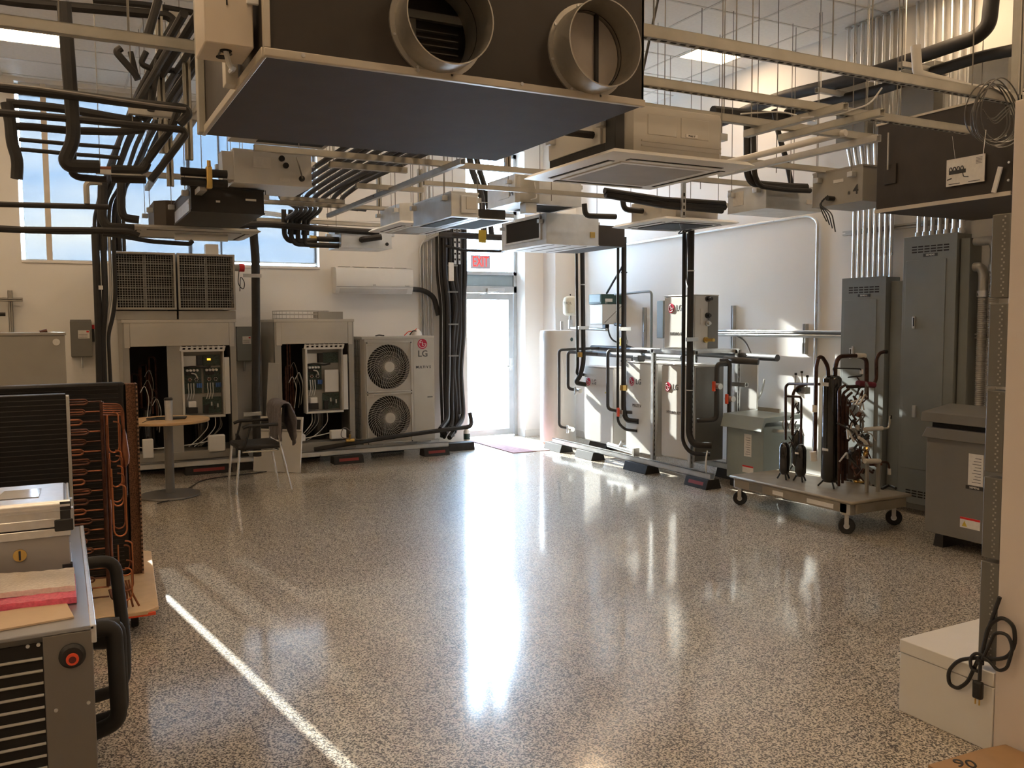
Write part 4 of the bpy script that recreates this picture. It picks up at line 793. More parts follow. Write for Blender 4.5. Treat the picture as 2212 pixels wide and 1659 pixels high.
# rack frame and shelf
RF = thing('rack_frame', 'galvanised slotted strut frame carrying the upper cabinet', 'frame', (5.95, 7.25, .15))
for x, y, z1 in ((5.68, 7.56, 1.35), (5.68, 6.93, 1.35), (6.25, 6.88, 1.35), (6.25, 7.56, 1.35)):
    up_ = MB().channel((x, y, .155), (x, y, z1), .041, .041, .004, up=(0, -1, 0)).build('upright', GALV, RF)
    h_ = MB()
    for k in range(22): h_.box(x+.0205, x+.0215, y-.006, y+.006, .2+k*.052, .226+k*.052)
    for k in range(22): h_.box(x-.006, x+.006, y-.0215, y-.0205, .2+k*.052, .226+k*.052)
    h_.build('upright_slots', DARK, up_)
for x in (5.68, 6.25): MB().channel((x, 6.85, 1.335), (x, 7.6, 1.335), up=(0, 0, -1)).build('shelf_rail', GALV, RF)
for y in (6.93, 7.4): MB().channel((5.66, y, 1.345), (6.3, y, 1.345), up=(0, 0, -1)).build('cross_rail', GALV, RF)
MB().channel((6.2, 6.9, 1.0), (6.2, 6.69, 1.0)).build('side_arm', GALV, RF); BX('backing_sheet', LGGREY, RF, 6.34, 6.36, 6.69, 6.95, .35, 1.25)
# white water tank
tk = thing('water_tank', 'tall white cylindrical hot water tank beside the door', 'water tank', (6.0, 10.12, 0))
MB().lathe([(.02, .03), (.235, .03), (.245, .05), (.245, 1.50), (.235, 1.535), (.2, 1.545), (.02, 1.545)], (6.0, 10.12, 0), 40).build('tank_shell', TANK, tk); MB().lathe([(.02, 0), (.225, 0), (.225, .035), (.02, .035)], (6.0, 10.12, 0), 40).build('tank_foot', mat('tank_foot_ring', (.55, .28, .2), .5), tk)
MB().lathe([(.004, 0), (.025, 0), (.025, .006), (.004, .006)], (6.0+.07, 10.12-.237, 1.42), 12, (.3, -1, 0)).build('tank_badge', GREEN, tk)
MB().cyl((6.05, 10.1, 1.54), (6.05, 10.1, 1.66), .02, 10).build('tank_nipple', GALV, tk)
# expansion tank
q = P(1232, 660, 'X', 6.3); et = thing('expansion_tank', 'small cream expansion tank with dark lettering above the white tank', 'expansion tank', (6.3, q.y, 1.74))
MB().lathe([(.01, 0), (.07, .004), (.1, .03), (.105, .06), (.103, .062), (.105, .064), (.105, .12), (.103, .122), (.105, .124), (.105, .2), (.09, .245), (.05, .27), (.01, .275)], (6.3, q.y, 1.74), 28).build('tank_shell', CREAMT, et); MB().cyl((6.3, q.y, 2.01), (6.3, q.y, 2.04), .008, 8).build('air_valve', BLACK, et)
TXT('TROL', .05, (6.3-.09, q.y-.075, 1.91), (.64, -.77, 0), (0, 0, 1), BROWNG, et)
ef = MB().tube([(6.3, q.y, 1.74), (6.3, q.y, 1.57), (6.3, q.y-.9, 1.55)], .02, 10, .05).build('tank_pipe', GALVD, et); MB().cyl((6.3, q.y, 1.56), (6.3, q.y, 1.68), .032, 10).build('tee_fitting', GALV, et)
# wall controller
CT = thing('pump_controller', 'grey wall controller with green top and small display', 'controller', (6.4, 9.5, 1.62)); x0, y0, y1, z0, z1 = 6.2, 9.37, 9.66, 1.62, 2.01
BX('controller_body', LGGREY, CT, x0+.02, XR-.002, y0, y1, z0, z1-.13, .006); BX('controller_head', GREEN, CT, x0, XR-.002, y0-.005, y1+.005, z1-.13, z1, .008); BX('controller_face', mat('blue_grey_face', (.35, .45, .48), .4), CT, x0-.004, x0, y0+.02, y1-.02, z1-.1, z1-.01, 0); BX('display', PAPER, CT, x0+.06, x0+.17, y0-.008, y0-.005, z1-.1, z1-.06, 0)
for i in range(2): BX('head_mark', PAPER, CT, x0+.06+i*.02, x0+.07+i*.02, y0-.007, y0-.005, z1-.12, z1-.11, 0)
MB().add([(x0+.05, y0-.001, z0+.02), (x0+.33, y0-.001, z1-.14), (x0+.33, y0-.001, z1-.148), (x0+.06, y0-.001, z0+.018)], [(0, 1, 2, 3)]).build('face_crease', INKG, CT); BX('outlet', BLACK, CT, x0+.1, x0+.16, y0+.05, y0+.12, z0-.05, z0)
tag(MB().tube([(6.35, 9.45, 1.62), (6.33, 9.35, 1.42), (6.4, 8.9, 1.31), (6.45, 8.5, 1.3), (6.45, 7.6, 1.28)], .011, 8, .25).build('black_cable', BLACK), 'black cable looping down from the green-topped controller', 'cable')
tag(MB().tube([(6.4, 9.35, 2.0), (6.45, 8.8, 2.02), (6.47, 8.66, 2.02), (6.47, 8.66, 1.33)], .016, 8, .05).build('conduit', ANSI), 'grey conduit from the controller down to the rack', 'conduit')
disconnect(6.5, 8.5, 1.45, .14, .45, .12, 'grey safety switch behind the upper hydronic cabinet')
def wallstrut(y, z0, z1, lab): return tag(MB().channel((XR-.022, y, z0), (XR-.022, y, z1), up=(-1, 0, 0)).build('wall_strut', GALV), lab, 'strut', 'upright wall struts')
wallstrut(8.94, 1.33, 1.83, 'upright wall strut between controller and upper cabinet'); wallstrut(7.31, 1.30, 1.82, 'upright wall strut carrying the long horizontal conduits'); wallstrut(6.27, 1.32, 1.62, 'short upright wall strut before the small grey panel')
for i, z in enumerate((1.50, 1.545)): tag(MB().tube([(6.5, 7.6, z), (6.5, 5.68, z)], .017 if i == 0 else .013, 10).build('conduit', GALV), ('lower horizontal conduit running to the small grey panel', 'upper horizontal conduit running to the small grey panel')[i], 'conduit', 'horizontal conduits on the side wall')
tag(MB().tube([(6.47, 7.5, 1.52), (6.47, 6.6, 1.53), (6.47, 5.72, 1.525)], .01, 6).build('black_cable', BLACK), 'black cable strapped along the horizontal conduits', 'cable')
tag(MB().tube([(6.5, 7.2, 1.5), (6.5, 7.05, 1.45), (6.5, 6.95, 1.3), (6.5, 6.94, 1.2)], .009, 6, .1).build('grey_cable', GREYC), 'thin grey cable drooping from the wall conduits', 'cable')
tag(MB().tube([(6.45, 6.7, 1.05), (6.45, 6.75, .85), (6.4, 6.95, .7), (6.35, 7.1, .55)], .011, 6, .15).build('flexible_conduit', GALVD), 'grey flexible conduit curving behind the rack', 'conduit')
# long wall conduit with drop
tag(MB().tube([(XR-.02, 10.5, 2.66), (XR-.02, 9.1, 2.655), (XR-.02, 6.25, 2.68), (XR-.02, 6.14, 2.62), (XR-.02, 6.14, .4)], .014, 8, .1).build('conduit', GALV), 'long thin conduit along the side wall turning down by the small panel', 'conduit')
# manifold pipes (black) along the rack
def pipe(name, pts, r, m, lab, grp, bend=.05, cat='pipe'):
    o = MB().tube(pts, r, 10, bend).build(name, m); return tag(o, lab, cat, grp)
HB = 'black hydronic pipes'; GPIPE = mat('dark_grey_pipe', (.05, .05, .052), .45)
pipe('water_pipe', [(6.28, 9.7, 1.31), (6.28, 8.0, 1.30), (6.28, 6.35, 1.285)], .036, GPIPE, 'long dark header pipe along the back of the rack', HB)
pipe('water_pipe', [(6.12, 9.6, 1.245), (6.12, 8.0, 1.245), (6.12, 7.62, 1.245)], .036, GPIPE, 'second dark header pipe below the long one', HB)
pipe('water_pipe', [(6.1, 6.9, 1.26), (5.98, 6.62, 1.26), (6.1, 6.42, 1.25)], .034, GPIPE, 'dark header end bending out past the upper shelf', HB)
for pts, r, lab in (([(6.28, 9.5, 1.31), (5.62, 9.45, 1.30), (5.62, 9.45, .32), (5.72, 9.3, .3)], .018, 'dark pipe looping down past the tank to the floor valve'),
                    ([(6.12, 9.3, 1.24), (5.63, 9.25, 1.28), (5.63, 9.25, .82), (5.72, 9.1, .80)], .02, 'dark pipe looping down to the side valve of the first cabinet'),
                    ([(6.2, 8.4, 1.3), (5.62, 8.35, 1.32), (5.62, 8.35, .64), (5.68, 8.2, .62), (5.76, 8.05, .62)], .02, 'dark pipe dropping to the red-handled valve'),
                    ([(6.3, 9.2, 1.62), (6.3, 9.0, 1.60), (6.3, 8.95, 1.3)], .02, 'dark pipe under the controller with yellow-handled valve'),
                    ([(6.15, 8.6, 1.25), (6.15, 8.6, .6)], .02, 'upright dark pipe seen between the first two cabinets'),
                    ([(6.0, 6.75, 1.22), (5.86, 6.75, 1.22), (5.86, 6.75, .66), (5.76, 6.92, .64)], .026, 'thick dark pipe hooked onto the end cabinet'),
                    ([(6.0, 6.85, 1.25), (6.0, 6.72, 1.25), (6.0, 6.72, .2)], .022, 'thick dark pipe dropping straight to the rail')):
    pipe('water_pipe', pts, r, GPIPE, lab, HB)
def valve(c, lab, m=ORANGER, r=.03):
    V = thing('ball_valve', lab, 'valve', c, 'ball valves on the rack'); c = Vector(c)
    MB().cyl(c-Vector((0, .05, 0)), c+Vector((0, .05, 0)), r, 12).build('valve_body', GALVD, V); MB().obox(c+Vector((-.045, 0, .0)), (0, 0, 1), (1, 0, 0), .05, .012, .016).build('valve_handle', m, V, bevel=.005)
    MB().cyl(c, c+Vector((-.04, 0, 0)), .01, 8).build('valve_stem', GALV, V)
valve((5.84, 6.72, 1.0), 'red-handled valve on the hooked pipe of the end cabinet'); valve((5.975, 6.68, .87), 'red-handled valve on the straight drop pipe'); valve((5.68, 8.16, .62), 'red-handled valve before the middle cabinet'); valve((6.28, 8.97, 1.4), 'yellow-handled valve under the controller', YELLOW)
valve((5.7, 9.12, .80), 'plain steel valve on the side of the first cabinet', GALV); valve((5.7, 9.3, .3), 'plain steel valve near the floor by the tank', GALV)
yb = thing('strainer_valve', 'steel strainer valve lying low before the middle cabinet', 'valve', (5.66, 8.1, .16)); MB().cyl((5.68, 8.42, .21), (5.68, 7.9, .19), .03, 12).build('strainer_body', GALV, yb); MB().cyl((5.68, 8.2, .2), (5.66, 8.1, .29), .022, 10).build('strainer_branch', ALU, yb); BX('flange', GALVD, yb, 5.64, 5.72, 7.86, 7.9, .15, .24)
tag(MB().box(5.76, 5.86, 7.95, 8.06, 1.202, 1.27).build('black_actuator', BLACK, bevel=.012), 'small black actuator box on the middle cabinet', 'actuator')
# tall insulated drops from the ceiling to the cabinets
LV = 'tall black drops feeding the hydronic cabinets'
for pts, r, lab in (([(5.70, 9.03, 2.62), (5.70, 9.0, 1.15), (5.66, 9.02, .98), (5.64, 9.1, .90), (5.75, 9.02, .88)], .028, 'thick black drop to the first hydronic cabinet'), ([(5.66, 9.1, 2.62), (5.66, 9.07, 1.1), (5.66, 9.1, 1.0), (5.75, 9.06, 1.0)], .018, 'slim black drop beside the thick one at the first cabinet'), ([(5.68, 8.12, 2.6), (5.69, 8.13, .65), (5.70, 8.1, .53), (5.745, 7.92, .53)], .03, 'thick black drop to the middle hydronic cabinet'), ([(5.64, 8.18, 2.6), (5.65, 8.19, .5), (5.70, 8.12, .42), (5.745, 7.95, .42)], .016, 'slim black drop beside the thick one at the middle cabinet'), ([(5.64, 6.90, 2.75), (5.64, 6.91, .5), (5.66, 6.86, .40), (5.8, 6.75, .40)], .033, 'thick black drop to the end hydronic cabinet'), ([(5.6, 6.96, 2.75), (5.6, 6.96, .42), (5.64, 6.88, .31), (5.78, 6.75, .31)], .02, 'slim black drop beside the thick one at the end cabinet')):
    pipe('insulated_pipe', pts, r, FOAM, lab, LV, .08)
for c, lab in (((5.68, 9.04, 1.58), 'slotted clamp on the first pair of drops'), ((5.67, 8.15, 1.57), 'slotted clamp on the second pair of drops'), ((5.63, 6.93, 1.47), 'slotted clamp on the pair of drops at the end cabinet')):
    C = thing('pipe_clamp', lab, 'clamp', c, 'slotted clamps on the drops'); BX('clamp_bar', GALV, C, c[0]-.06, c[0]+.09, c[1]-.06, c[1]-.04, c[2]-.02, c[2]+.02)
for c, lab in (((5.68, 9.03, 1.25), 'brass fitting on the first pair of drops'), ((5.69, 8.13, .9), 'brass fitting on the second pair of drops')):
    tag(MB().cyl((c[0], c[1], c[2]-.03), (c[0], c[1], c[2]+.03), .042, 8).build('brass_fitting', BRASS), lab, 'fitting', 'brass fittings on the drops')
pipe('black_cable', [(6.3, 9.0, 2.62), (6.35, 9.05, 2.4), (6.3, 9.2, 2.2), (6.32, 9.42, 2.02)], .014, BLACK, 'black cable hanging down to the green-topped controller', None, .15, 'cable')
pipe('black_cable', [(6.2, 7.65, 2.62), (6.22, 7.7, 2.3), (6.15, 7.6, 2.05), (6.0, 7.3, 1.93)], .012, BLACK, 'black cable hanging down to the upper hydronic cabinet', None, .15, 'cable')
pipe('white_cable', [(5.72, 6.72, .35), (5.62, 6.62, .3), (5.6, 6.6, .18), (5.66, 6.64, .11)], .008, WIREW, 'white cable looping from the end cabinet to the rubber block', None, .06, 'cable')
# ================================================================== ELECTRICAL PANELS
def panel(y0, y1, z0, z1, lab, hx):
    B = thing('electrical_panel', lab, 'electrical panel', (6.5, (y0+y1)/2, z0), 'tall grey electrical panels'); x = 6.4
    BX('panel_box', ANSI, B, x+.02, XR-.002, y0+.005, y1-.005, z0, z1-.005, .003); BX('panel_trim', ANSI, B, x, x+.02, y0, y1, z0, z1, .003)
    BX('panel_door', ANSI, B, x-.006, x, y0+.09, y1-.03, z0+.3, z1-.2, .002)
    for r_, (za, n) in enumerate(((z1-.095, 3), (z0+.06, 3))):
        for k in range(n):
            for i in range(6): BX('vent_slot', DARK, B, x-.0012, x+.001, y0+.07+i*(y1-y0-.14)/6, y0+.07+(i+.8)*(y1-y0-.14)/6, za-k*.022 if r_ == 0 else za+k*.022, (za-k*.022 if r_ == 0 else za+k*.022)+.011, 0)
    nm = BX('name_plate', INK, B, x-.003, x, (y0+y1)/2-.075, (y0+y1)/2+.055, z1-.175, z1-.15, 0); TXT('SIEMENS', .022, (x-.0035, (y0+y1)/2-.01, z1-.163), *NX, PAPER, nm)
    h_ = BX('latch_plate', GALV, B, x-.02, x-.006, y1-.14, y1-.115, hx, hx+.1, .003); BX('latch_lever', BLACK, h_, x-.026, x-.02, y1-.138, y1-.128, hx+.02, hx+.09, .001)
    return B
panel(5.20, 5.68, .07, 2.035, 'shorter grey electrical panel behind the compressor trolley', 1.30); pt = panel(4.535, 5.03, .09, 2.35, 'taller grey electrical panel beside the flexible conduits', 1.58)
BX('latch_plate', GALV, pt, 6.375, 6.394, 4.86, 4.89, .83, .93, .003)
tag(MB().box(6.46, XR-.002, 5.035, 5.195, .1, 1.99).build('wireway', ANSI, bevel=.003), 'narrow grey wireway between the two electrical panels', 'wireway')
tag(MB().box(6.44, XR-.002, 4.45, 4.53, .12, 2.3).build('wireway', ANSI, bevel=.003), 'narrow grey wireway on the far side of the taller panel', 'wireway')
for i in range(8):
    y = 5.235+i*.058; yc = 5.23+i*.078
    tag(MB().tube([(6.5, y, 2.03), (6.5, y, 2.72), (6.52, y+.02, 2.9), (6.53, yc, 3.3), (6.53, yc, ZC)], .016, 8, .15).build('conduit', GALV), 'shiny conduit rising from the shorter panel to the ceiling', 'conduit', 'conduits above the shorter panel')
    tag(MB().lathe([(.017, 0), (.036, 0), (.036, .008), (.017, .008)], (6.53, yc, ZC-.01), 12).build('conduit_flange', GALVD), 'round flange where a conduit meets the ceiling', 'flange', 'conduit flanges at the ceiling')
for i in range(7):
    y = 4.57+i*.066
    tag(MB().tube([(6.5, y, 2.345), (6.5, y, 3.2), (6.53, y+.01*i, 3.4), (6.53, y+.015*i, ZC)], .019 if i < 2 else .016, 8, .15).build('conduit', GALV), 'shiny conduit rising from the taller panel to the ceiling', 'conduit', 'conduits above the taller panel')
    tag(MB().lathe([(.02, 0), (.028, 0), (.028, .04), (.02, .04)], (6.5, y, 2.352), 10).build('conduit_connector', GALV), 'bright connector on top of the taller panel', 'connector', 'conduit connectors on the taller panel')
tag(MB().channel((6.55, 5.8, 2.46), (6.55, 4.4, 2.47), up=(-1, 0, 0)).build('wall_strut', GALVD), 'horizontal wall strut clamping the panel conduits', 'strut')
tag(MB().channel((6.55, 4.55, 1.52), (6.55, 4.2, 1.52), up=(-1, 0, 0)).build('wall_strut', GALVD), 'horizontal wall strut across the flexible conduits, upper', 'strut')
tag(MB().channel((6.55, 4.55, .9), (6.55, 4.2, .9), up=(-1, 0, 0)).build('wall_strut', GALVD), 'horizontal wall strut across the flexible conduits, lower', 'strut')
for i, (zt, yo, xo, r) in enumerate(((2.27, 4.28, 6.50, .032), (2.07, 4.37, 6.50, .032))):
    FC = thing('flexible_conduit', ('outer corrugated flexible conduit beside the taller panel', 'inner corrugated flexible conduit beside the taller panel')[i], 'flexible conduit', (xo, yo, .6), 'corrugated flexible conduits')
    MB().tube([(6.5, 4.449, zt), (xo, yo+.03, zt), (xo, yo, zt-.05), (xo, yo, zt-.22)], r+.004, 12, .09).build('conduit_elbow', GALVD, FC)
    pf = [(.01, .6)]; z = .6
    while z < zt-.2: pf += [(r, z), (r+.006, z+.007), (r, z+.014)]; z += .016
    MB().lathe([(a, b_) for a, b_ in pf], (xo, yo, 0), 12).build('corrugated_tube', GALVD, FC)
    MB().lathe([(.01, zt-.24), (r+.012, zt-.24), (r+.012, zt-.19), (.01, zt-.19)], (xo, yo, 0), 12).build('collar', GALV, FC)
for y, z, lab in ((5.6, 3.5, 'grey junction box high on the wall before the conduits'), (4.92, 3.5, 'grey junction box high on the wall among the conduits'), (4.3, 3.4, 'beige trunking box high on the wall past the conduits')):
    tag(MB().box(6.37, 6.482 if y > 4.5 else XR-.002, y-.16, y+.16, z-.25, z+.25).build('junction_box', BROWNG if y > 4.5 else STRUT, bevel=.004), lab, 'electrical box', 'junction boxes high on the wall')
# ================================================================== TRANSFORMERS
X_ = thing('transformer', 'dark grey floor transformer with vented hood beside the partition', 'transformer', (5.9, 3.9, 0)); x0, x1, y0, y1, z0, z1 = 5.6, 6.15, 3.5, 4.165, .1, .82
BX('enclosure', BROWNG, X_, x0, x1, y0, y1, z0, z1, .006)
MB().prism([(y0-.02, .80), (y1+.02, .80), (y1-.02, .875), (y0+.02, .875)], 'X', x0-.03, x1+.03).build('vent_skirt', BROWNG, X_, bevel=.004)
BX('vent_gap', DARK, X_, x0+.02, x1-.02, y0+.03, y1-.03, .86, .93, 0)
MB().prism([(y0-.025, .915), (y1+.025, .915), (y1+.02, .985), (y0-.02, .985)], 'X', x0-.035, x1+.03).build('hood', BROWNG, X_, bevel=.004); MB().prism([(x0-.03, .985), (x1+.03, .985), ((x0+x1)/2, 1.03)], 'Y', y0-.02, y1+.02).build('hood_roof', BROWNG, X_, bevel=.003)
lb = BX('spec_label', PAPER, X_, x0-.002, x0, 3.72, 3.83, .50, .72, 0)
for k in range(9): BX('label_line', INKG, lb, x0-.003, x0-.002, 3.735, 3.80-.01*(k % 3), .52+k*.021, .524+k*.021, 0)
nb = BX('name_plate', INK, X_, x0-.003, x0, 3.715, 3.845, .47, .495, 0); TXT('SIEMENS', .02, (x0-.0035, 3.78, .483), *NX, PAPER, nb)
wl = BX('warning_label', PAPER, X_, x0-.002, x0, 3.73, 3.88, .19, .265, 0); BX('label_band', RED, wl, x0-.003, x0-.002, 3.73, 3.88, .25, .265, 0); MB().add([(x0-.003, 3.865, .2), (x0-.003, 3.825, .2), (x0-.003, 3.845, .24)], [(0, 1, 2)]).build('hazard_triangle', YELLOW, wl)
for y in (3.6, 4.06):
    MB().prism([(y-.03, 0), (y+.05, 0), (y+.03, .1), (y-.03, .1)], 'X', x0+.03, x1-.05).build('foot', BLACK, X_)
G_ = thing('transformer', 'green-grey floor transformer with sunlit lid at the end of the rack', 'transformer', (6.1, 6.4, 0)); x0, x1, y0, y1, z1 = 5.92, 6.40, 6.15, 6.66, .64
BX('enclosure', GREENG, G_, x0, x1, y0, y1, .09, z1, .006); MB().prism([(x0-.06, .6), (x0-.02, .73), (x1, .745), (x1, .70), (x0, .68), (x0-.05, .6)], 'Y', y0-.03, y1+.03).build('lid', GREENG, G_, bevel=.003)
MB().prism([(x0-.045, .6), (x0+.06, .61), (x0+.06, .58), (x0, .57)], 'Y', y0+.1, y0+.3).build('louvre_lip', GREENG, G_)
lb = BX('spec_label', PAPER, G_, x0-.002, x0, 6.31, 6.41, .33, .55, 0)
for k in range(8): BX('label_line', INKG, lb, x0-.003, x0-.002, 6.325, 6.39-.01*(k % 3), .35+k*.023, .354+k*.023, 0)
wl = BX('warning_label', PAPER, G_, x0-.002, x0, 6.28, 6.43, .17, .24, 0); BX('label_band', RED, wl, x0-.003, x0-.002, 6.28, 6.43, .225, .24, 0)
BX('base_channel', RUBBER, G_, x0+.02, x1-.02, y0+.03, y1-.03, 0, .09); MB().tube([(6.05, y0, .6), (6.05, y0-.1, .6), (6.2, y0-.12, .6)], .018, 8, .05).build('conduit_elbow', GALV, G_)
tag(MB().box(6.22, 6.24, 6.25, 6.55, .75, .79).build('metal_comb', GALVD), 'small notched metal strip lying on the green-grey transformer', 'metal strip')
# ================================================================== TROLLEY WITH COMPRESSOR ASSEMBLY
TROL = mat('tan_steel_deck', (.30, .265, .21), .45, .3, .1, 8)
dz = .27; tx0, tx1, ty0, ty1 = 5.3, 5.98, 4.56, 5.93
TR = thing('equipment_trolley', 'grey steel platform trolley on four swivel casters', 'trolley', ((tx0+tx1)/2, (ty0+ty1)/2, 0))
BX('deck', TROL, TR, tx0, tx1, ty0, ty1, dz-.025, dz, .012); BX('deck_skirt', TROL, TR, tx0+.01, tx0+.03, ty0+.06, ty1-.06, dz-.1, dz-.025); BX('deck_skirt', TROL, TR, tx0+.06, tx1-.06, ty0+.01, ty0+.03, dz-.1, dz-.025); BX('deck_skirt', TROL, TR, tx1-.03, tx1-.01, ty0+.06, ty1-.06, dz-.1, dz-.025)
BX('skirt_label', PAPER, TR, tx0+.008, tx0+.01, 5.28, 5.4, dz-.085, dz-.05, 0); BX('skirt_label', PAPER, TR, tx0+.008, tx0+.01, 4.75, 5.02, dz-.085, dz-.05, 0); BX('skirt_mark', BROWNG, TR, tx0+.008, tx0+.01, 5.52, 5.68, dz-.09, dz-.035, 0)
for cx, cy in ((tx0+.06, ty0+.08), (tx1-.06, ty0+.1), (tx0+.08, ty1-.08), (tx1-.06, ty1-.08)):
    BX('corner_bracket', GALVD, TR, cx-.05, cx+.04, cy-.05, cy+.05, dz-.11, dz-.025, .004)
    w_ = MB().lathe([(.012, -.02), (.056, -.02), (.0625, -.012), (.0625, .012), (.056, .02), (.012, .02)], (cx, cy+.02, .063), 24, (.8, .6, 0)).build('caster_wheel', RUBBER, TR)
    MB().lathe([(.006, -.024), (.022, -.024), (.022, .024), (.006, .024)], (cx, cy+.02, .063), 16, (.8, .6, 0)).build('wheel_hub', GALV, w_)
    a = Vector((.8, .6, 0)); f_ = MB()
    for s_ in (-1, 1): f_.obox(Vector((cx, cy+.02, .105))+a*.03*s_, (.8, .6, 0), (-.6, .8, 0), .003, .016, .05)
    f_.obox((cx, cy+.01, .158), (.8, .6, 0), (-.6, .8, 0), .036, .045, .004); f_.build('caster_fork', GALVD, w_)
AS = thing('compressor_assembly', 'compressor and copper pipe assembly with tall black accumulator on the trolley', 'compressor assembly', (5.6, 5.2, dz))
qa = P(1793, 1056, 'Z', dz); ytop = P(1793, 812, 'Y', qa.y).z
def cyl_tank(px, pyb, pyt, r, nm='receiver', m=GLOSSB, dome=.05):
    q = P(px, pyb, 'Z', dz); zt = P(px, pyt, 'Y', q.y).z
    MB().lathe([(.01, dz+.04), (r*.7, dz+.045), (r, dz+.08), (r, zt-dome), (r*.8, zt-dome*.4), (r*.35, zt), (.008, zt)], (q.x, q.y, 0), 24).build(nm, m, AS)
    ft = MB()
    for a in range(3): ft.tube([(q.x+r*.5*math.cos(a*2.1), q.y+r*.5*math.sin(a*2.1), dz+.07), (q.x+r*1.3*math.cos(a*2.1), q.y+r*1.3*math.sin(a*2.1), dz+.003)], .008, 6)
    ft.build('tank_feet', BLACK, AS); return q, zt
ac, zt = cyl_tank(1793, 1052, 810, .075, 'accumulator', GLOSSB, .03)
BX('accumulator_label', PAPER, AS, ac.x-.078, ac.x-.074, ac.y-.03, ac.y+.03, zt-.09, zt-.06, 0); BX('accumulator_label', PAPER, AS, ac.x-.077, ac.x-.073, ac.y-.04, ac.y+.02, .58, .6, 0)
r1, z1_ = cyl_tank(1694, 1035, 955, .046); r2, z2_ = cyl_tank(1729, 1040, 960, .046); r3, z3_ = cyl_tank(1722, 1018, 928, .055)
BX('receiver_label', PAPER, AS, r2.x-.05, r2.x-.045, r2.y-.02, r2.y+.02, z2_-.08, z2_-.065, 0)
def ap(x, y, Y=None): return P(x, y, 'Y', Y if Y else ac.y)
CP2 = mat('oxidised_copper', (.062, .030, .022), .38, .6, .4, 30)
def cpipe(pts, r=.011, m=CP2, bend=.05, nm='copper_pipe'): MB().tube(pts, r, 8, bend).build(nm, m, AS)
cpipe([ap(1760, 985), ap(1763, 790), ap(1768, 772), ap(1776, 771), ap(1788, 790), ap(1789, 812)], .016, CP2, .05)
cpipe([ap(1804, 812), ap(1804, 790), ap(1812, 770), ap(1850, 768), ap(1872, 775), ap(1872, 862)], .018, CP2, .05)
MB().cyl(ap(1849, 768), ap(1868, 769), .022, 12).build('pipe_sleeve', PAPER, AS); MB().cyl(ap(1842, 766), ap(1842, 748), .008, 8).build('service_port', GALV, AS)
cpipe([ap(1912, 760), ap(1900, 762), ap(1893, 775), ap(1893, 820), ap(1885, 833), ap(1830, 836)], .015, CP2, .06)
MB().cyl(ap(1909, 760), ap(1915, 760), .018, 10).build('pipe_cap', BLACK, AS); MB().cyl(ap(1853, 828), ap(1888, 832), .026, 12).build('reversing_valve', mat('dark_red_valve', (.16, .02, .04), .4), AS)
cpipe([ap(1697, 950, r1.y), ap(1697, 835, r1.y), ap(1703, 829, r1.y), ap(1770, 830)], .012, CP2, .05)
cpipe([ap(1712, 940, r3.y), ap(1713, 850, r3.y), ap(1720, 838, r3.y), ap(1742, 830, r3.y)], .014, CP2, .05)
cpipe([ap(1730, 958, r2.y), ap(1731, 862, r2.y), ap(1728, 857, r2.y), ap(1700, 856, r1.y)], .01, CP2, .04)
MB().cyl(ap(1756, 975), ap(1758, 995), .028, 12).build('pipe_sleeve', PAPER, AS)
MB().cyl(ap(1760, 875), ap(1760, 890), .02, 12).build('pipe_sleeve', PAPER, AS)
for a, b_ in (((1719, 810), (1716, 850)), ((1732, 806), (1735, 850)), ((1744, 815), (1742, 850))):
    MB().cyl(ap(*a, r3.y), ap(*b_, r3.y), .007, 8).build('valve_stem', GALVD, AS); MB().lathe([(.004, 0), (.012, 0), (.012, .02), (.004, .02)], ap(*a, r3.y), 10).build('stem_cap', BLACK, AS)
MB().obox(ap(1736, 843, r3.y), (0, 1, 0), (1, 0, 0), .05, .03, .03).build('valve_block', GALVD, AS); MB().cyl(ap(1726, 842, r3.y), ap(1722, 842, r3.y), .024, 12).build('solenoid_coil', BLACK, AS)
# brown riser beside the accumulator and tangle
for i, x in enumerate((1812, 1820, 1826)): cpipe([ap(x, 1050-6*i, 4.95), ap(x, 840+10*i, 4.95), ap(x+14, 832+8*i, 4.95)], .011, CP2, .04)
MB().obox(ap(1820, 950, 5.02), (1, 0, 0), (0, 1, 0), .035, .03, .28).build('plate_heat_exchanger', mat('brown_exchanger', (.09, .04, .03), .45, .5), AS)
rnd = random.Random(11); cc = ap(1858, 920, 4.9)
for i in range(48):
    p0 = ap(1824+rnd.random()*55, 850+rnd.random()*180, 4.75+rnd.random()*.35); pts = [p0]
    for k in range(3): pts.append(pts[-1]+Vector(((rnd.random()-.5)*.14, (rnd.random()-.5)*.12, (rnd.random()-.5)*.2)))
    for p in pts: p.z = max(p.z, dz+.03); p.x = min(max(p.x, tx0+.05), tx1+.04)
    cpipe(pts, .004+.006*rnd.random(), (CP2, COPPERD, BLACK, GREYC, CP2, GALVD)[i % 6], .05, 'refrigerant_tube')
for i, (x, y, r) in enumerate(((1842, 1040, .06), (1862, 1010, .055))):
    q = P(x, y, 'Z', dz); MB().lathe([(.01, dz+.02), (r, dz+.03), (r, dz+.24), (r*.7, dz+.29), (.01, dz+.3)], (q.x, q.y, 0), 18).build('compressor', BLACK if i else mat('brown_black', (.05, .03, .025), .4), AS)
for i in range(7):
    p = ap(1836+rnd.random()*45, 862+rnd.random()*130, 4.8); MB().lathe([(.004, -.02), (.016, -.02), (.02, 0), (.016, .02), (.004, .02)], p, 12, (rnd.random()-.5, rnd.random()-.5, .6)).build('expansion_valve', (GALVD, BRASS, BLACK, COPPERD)[i % 4], AS)
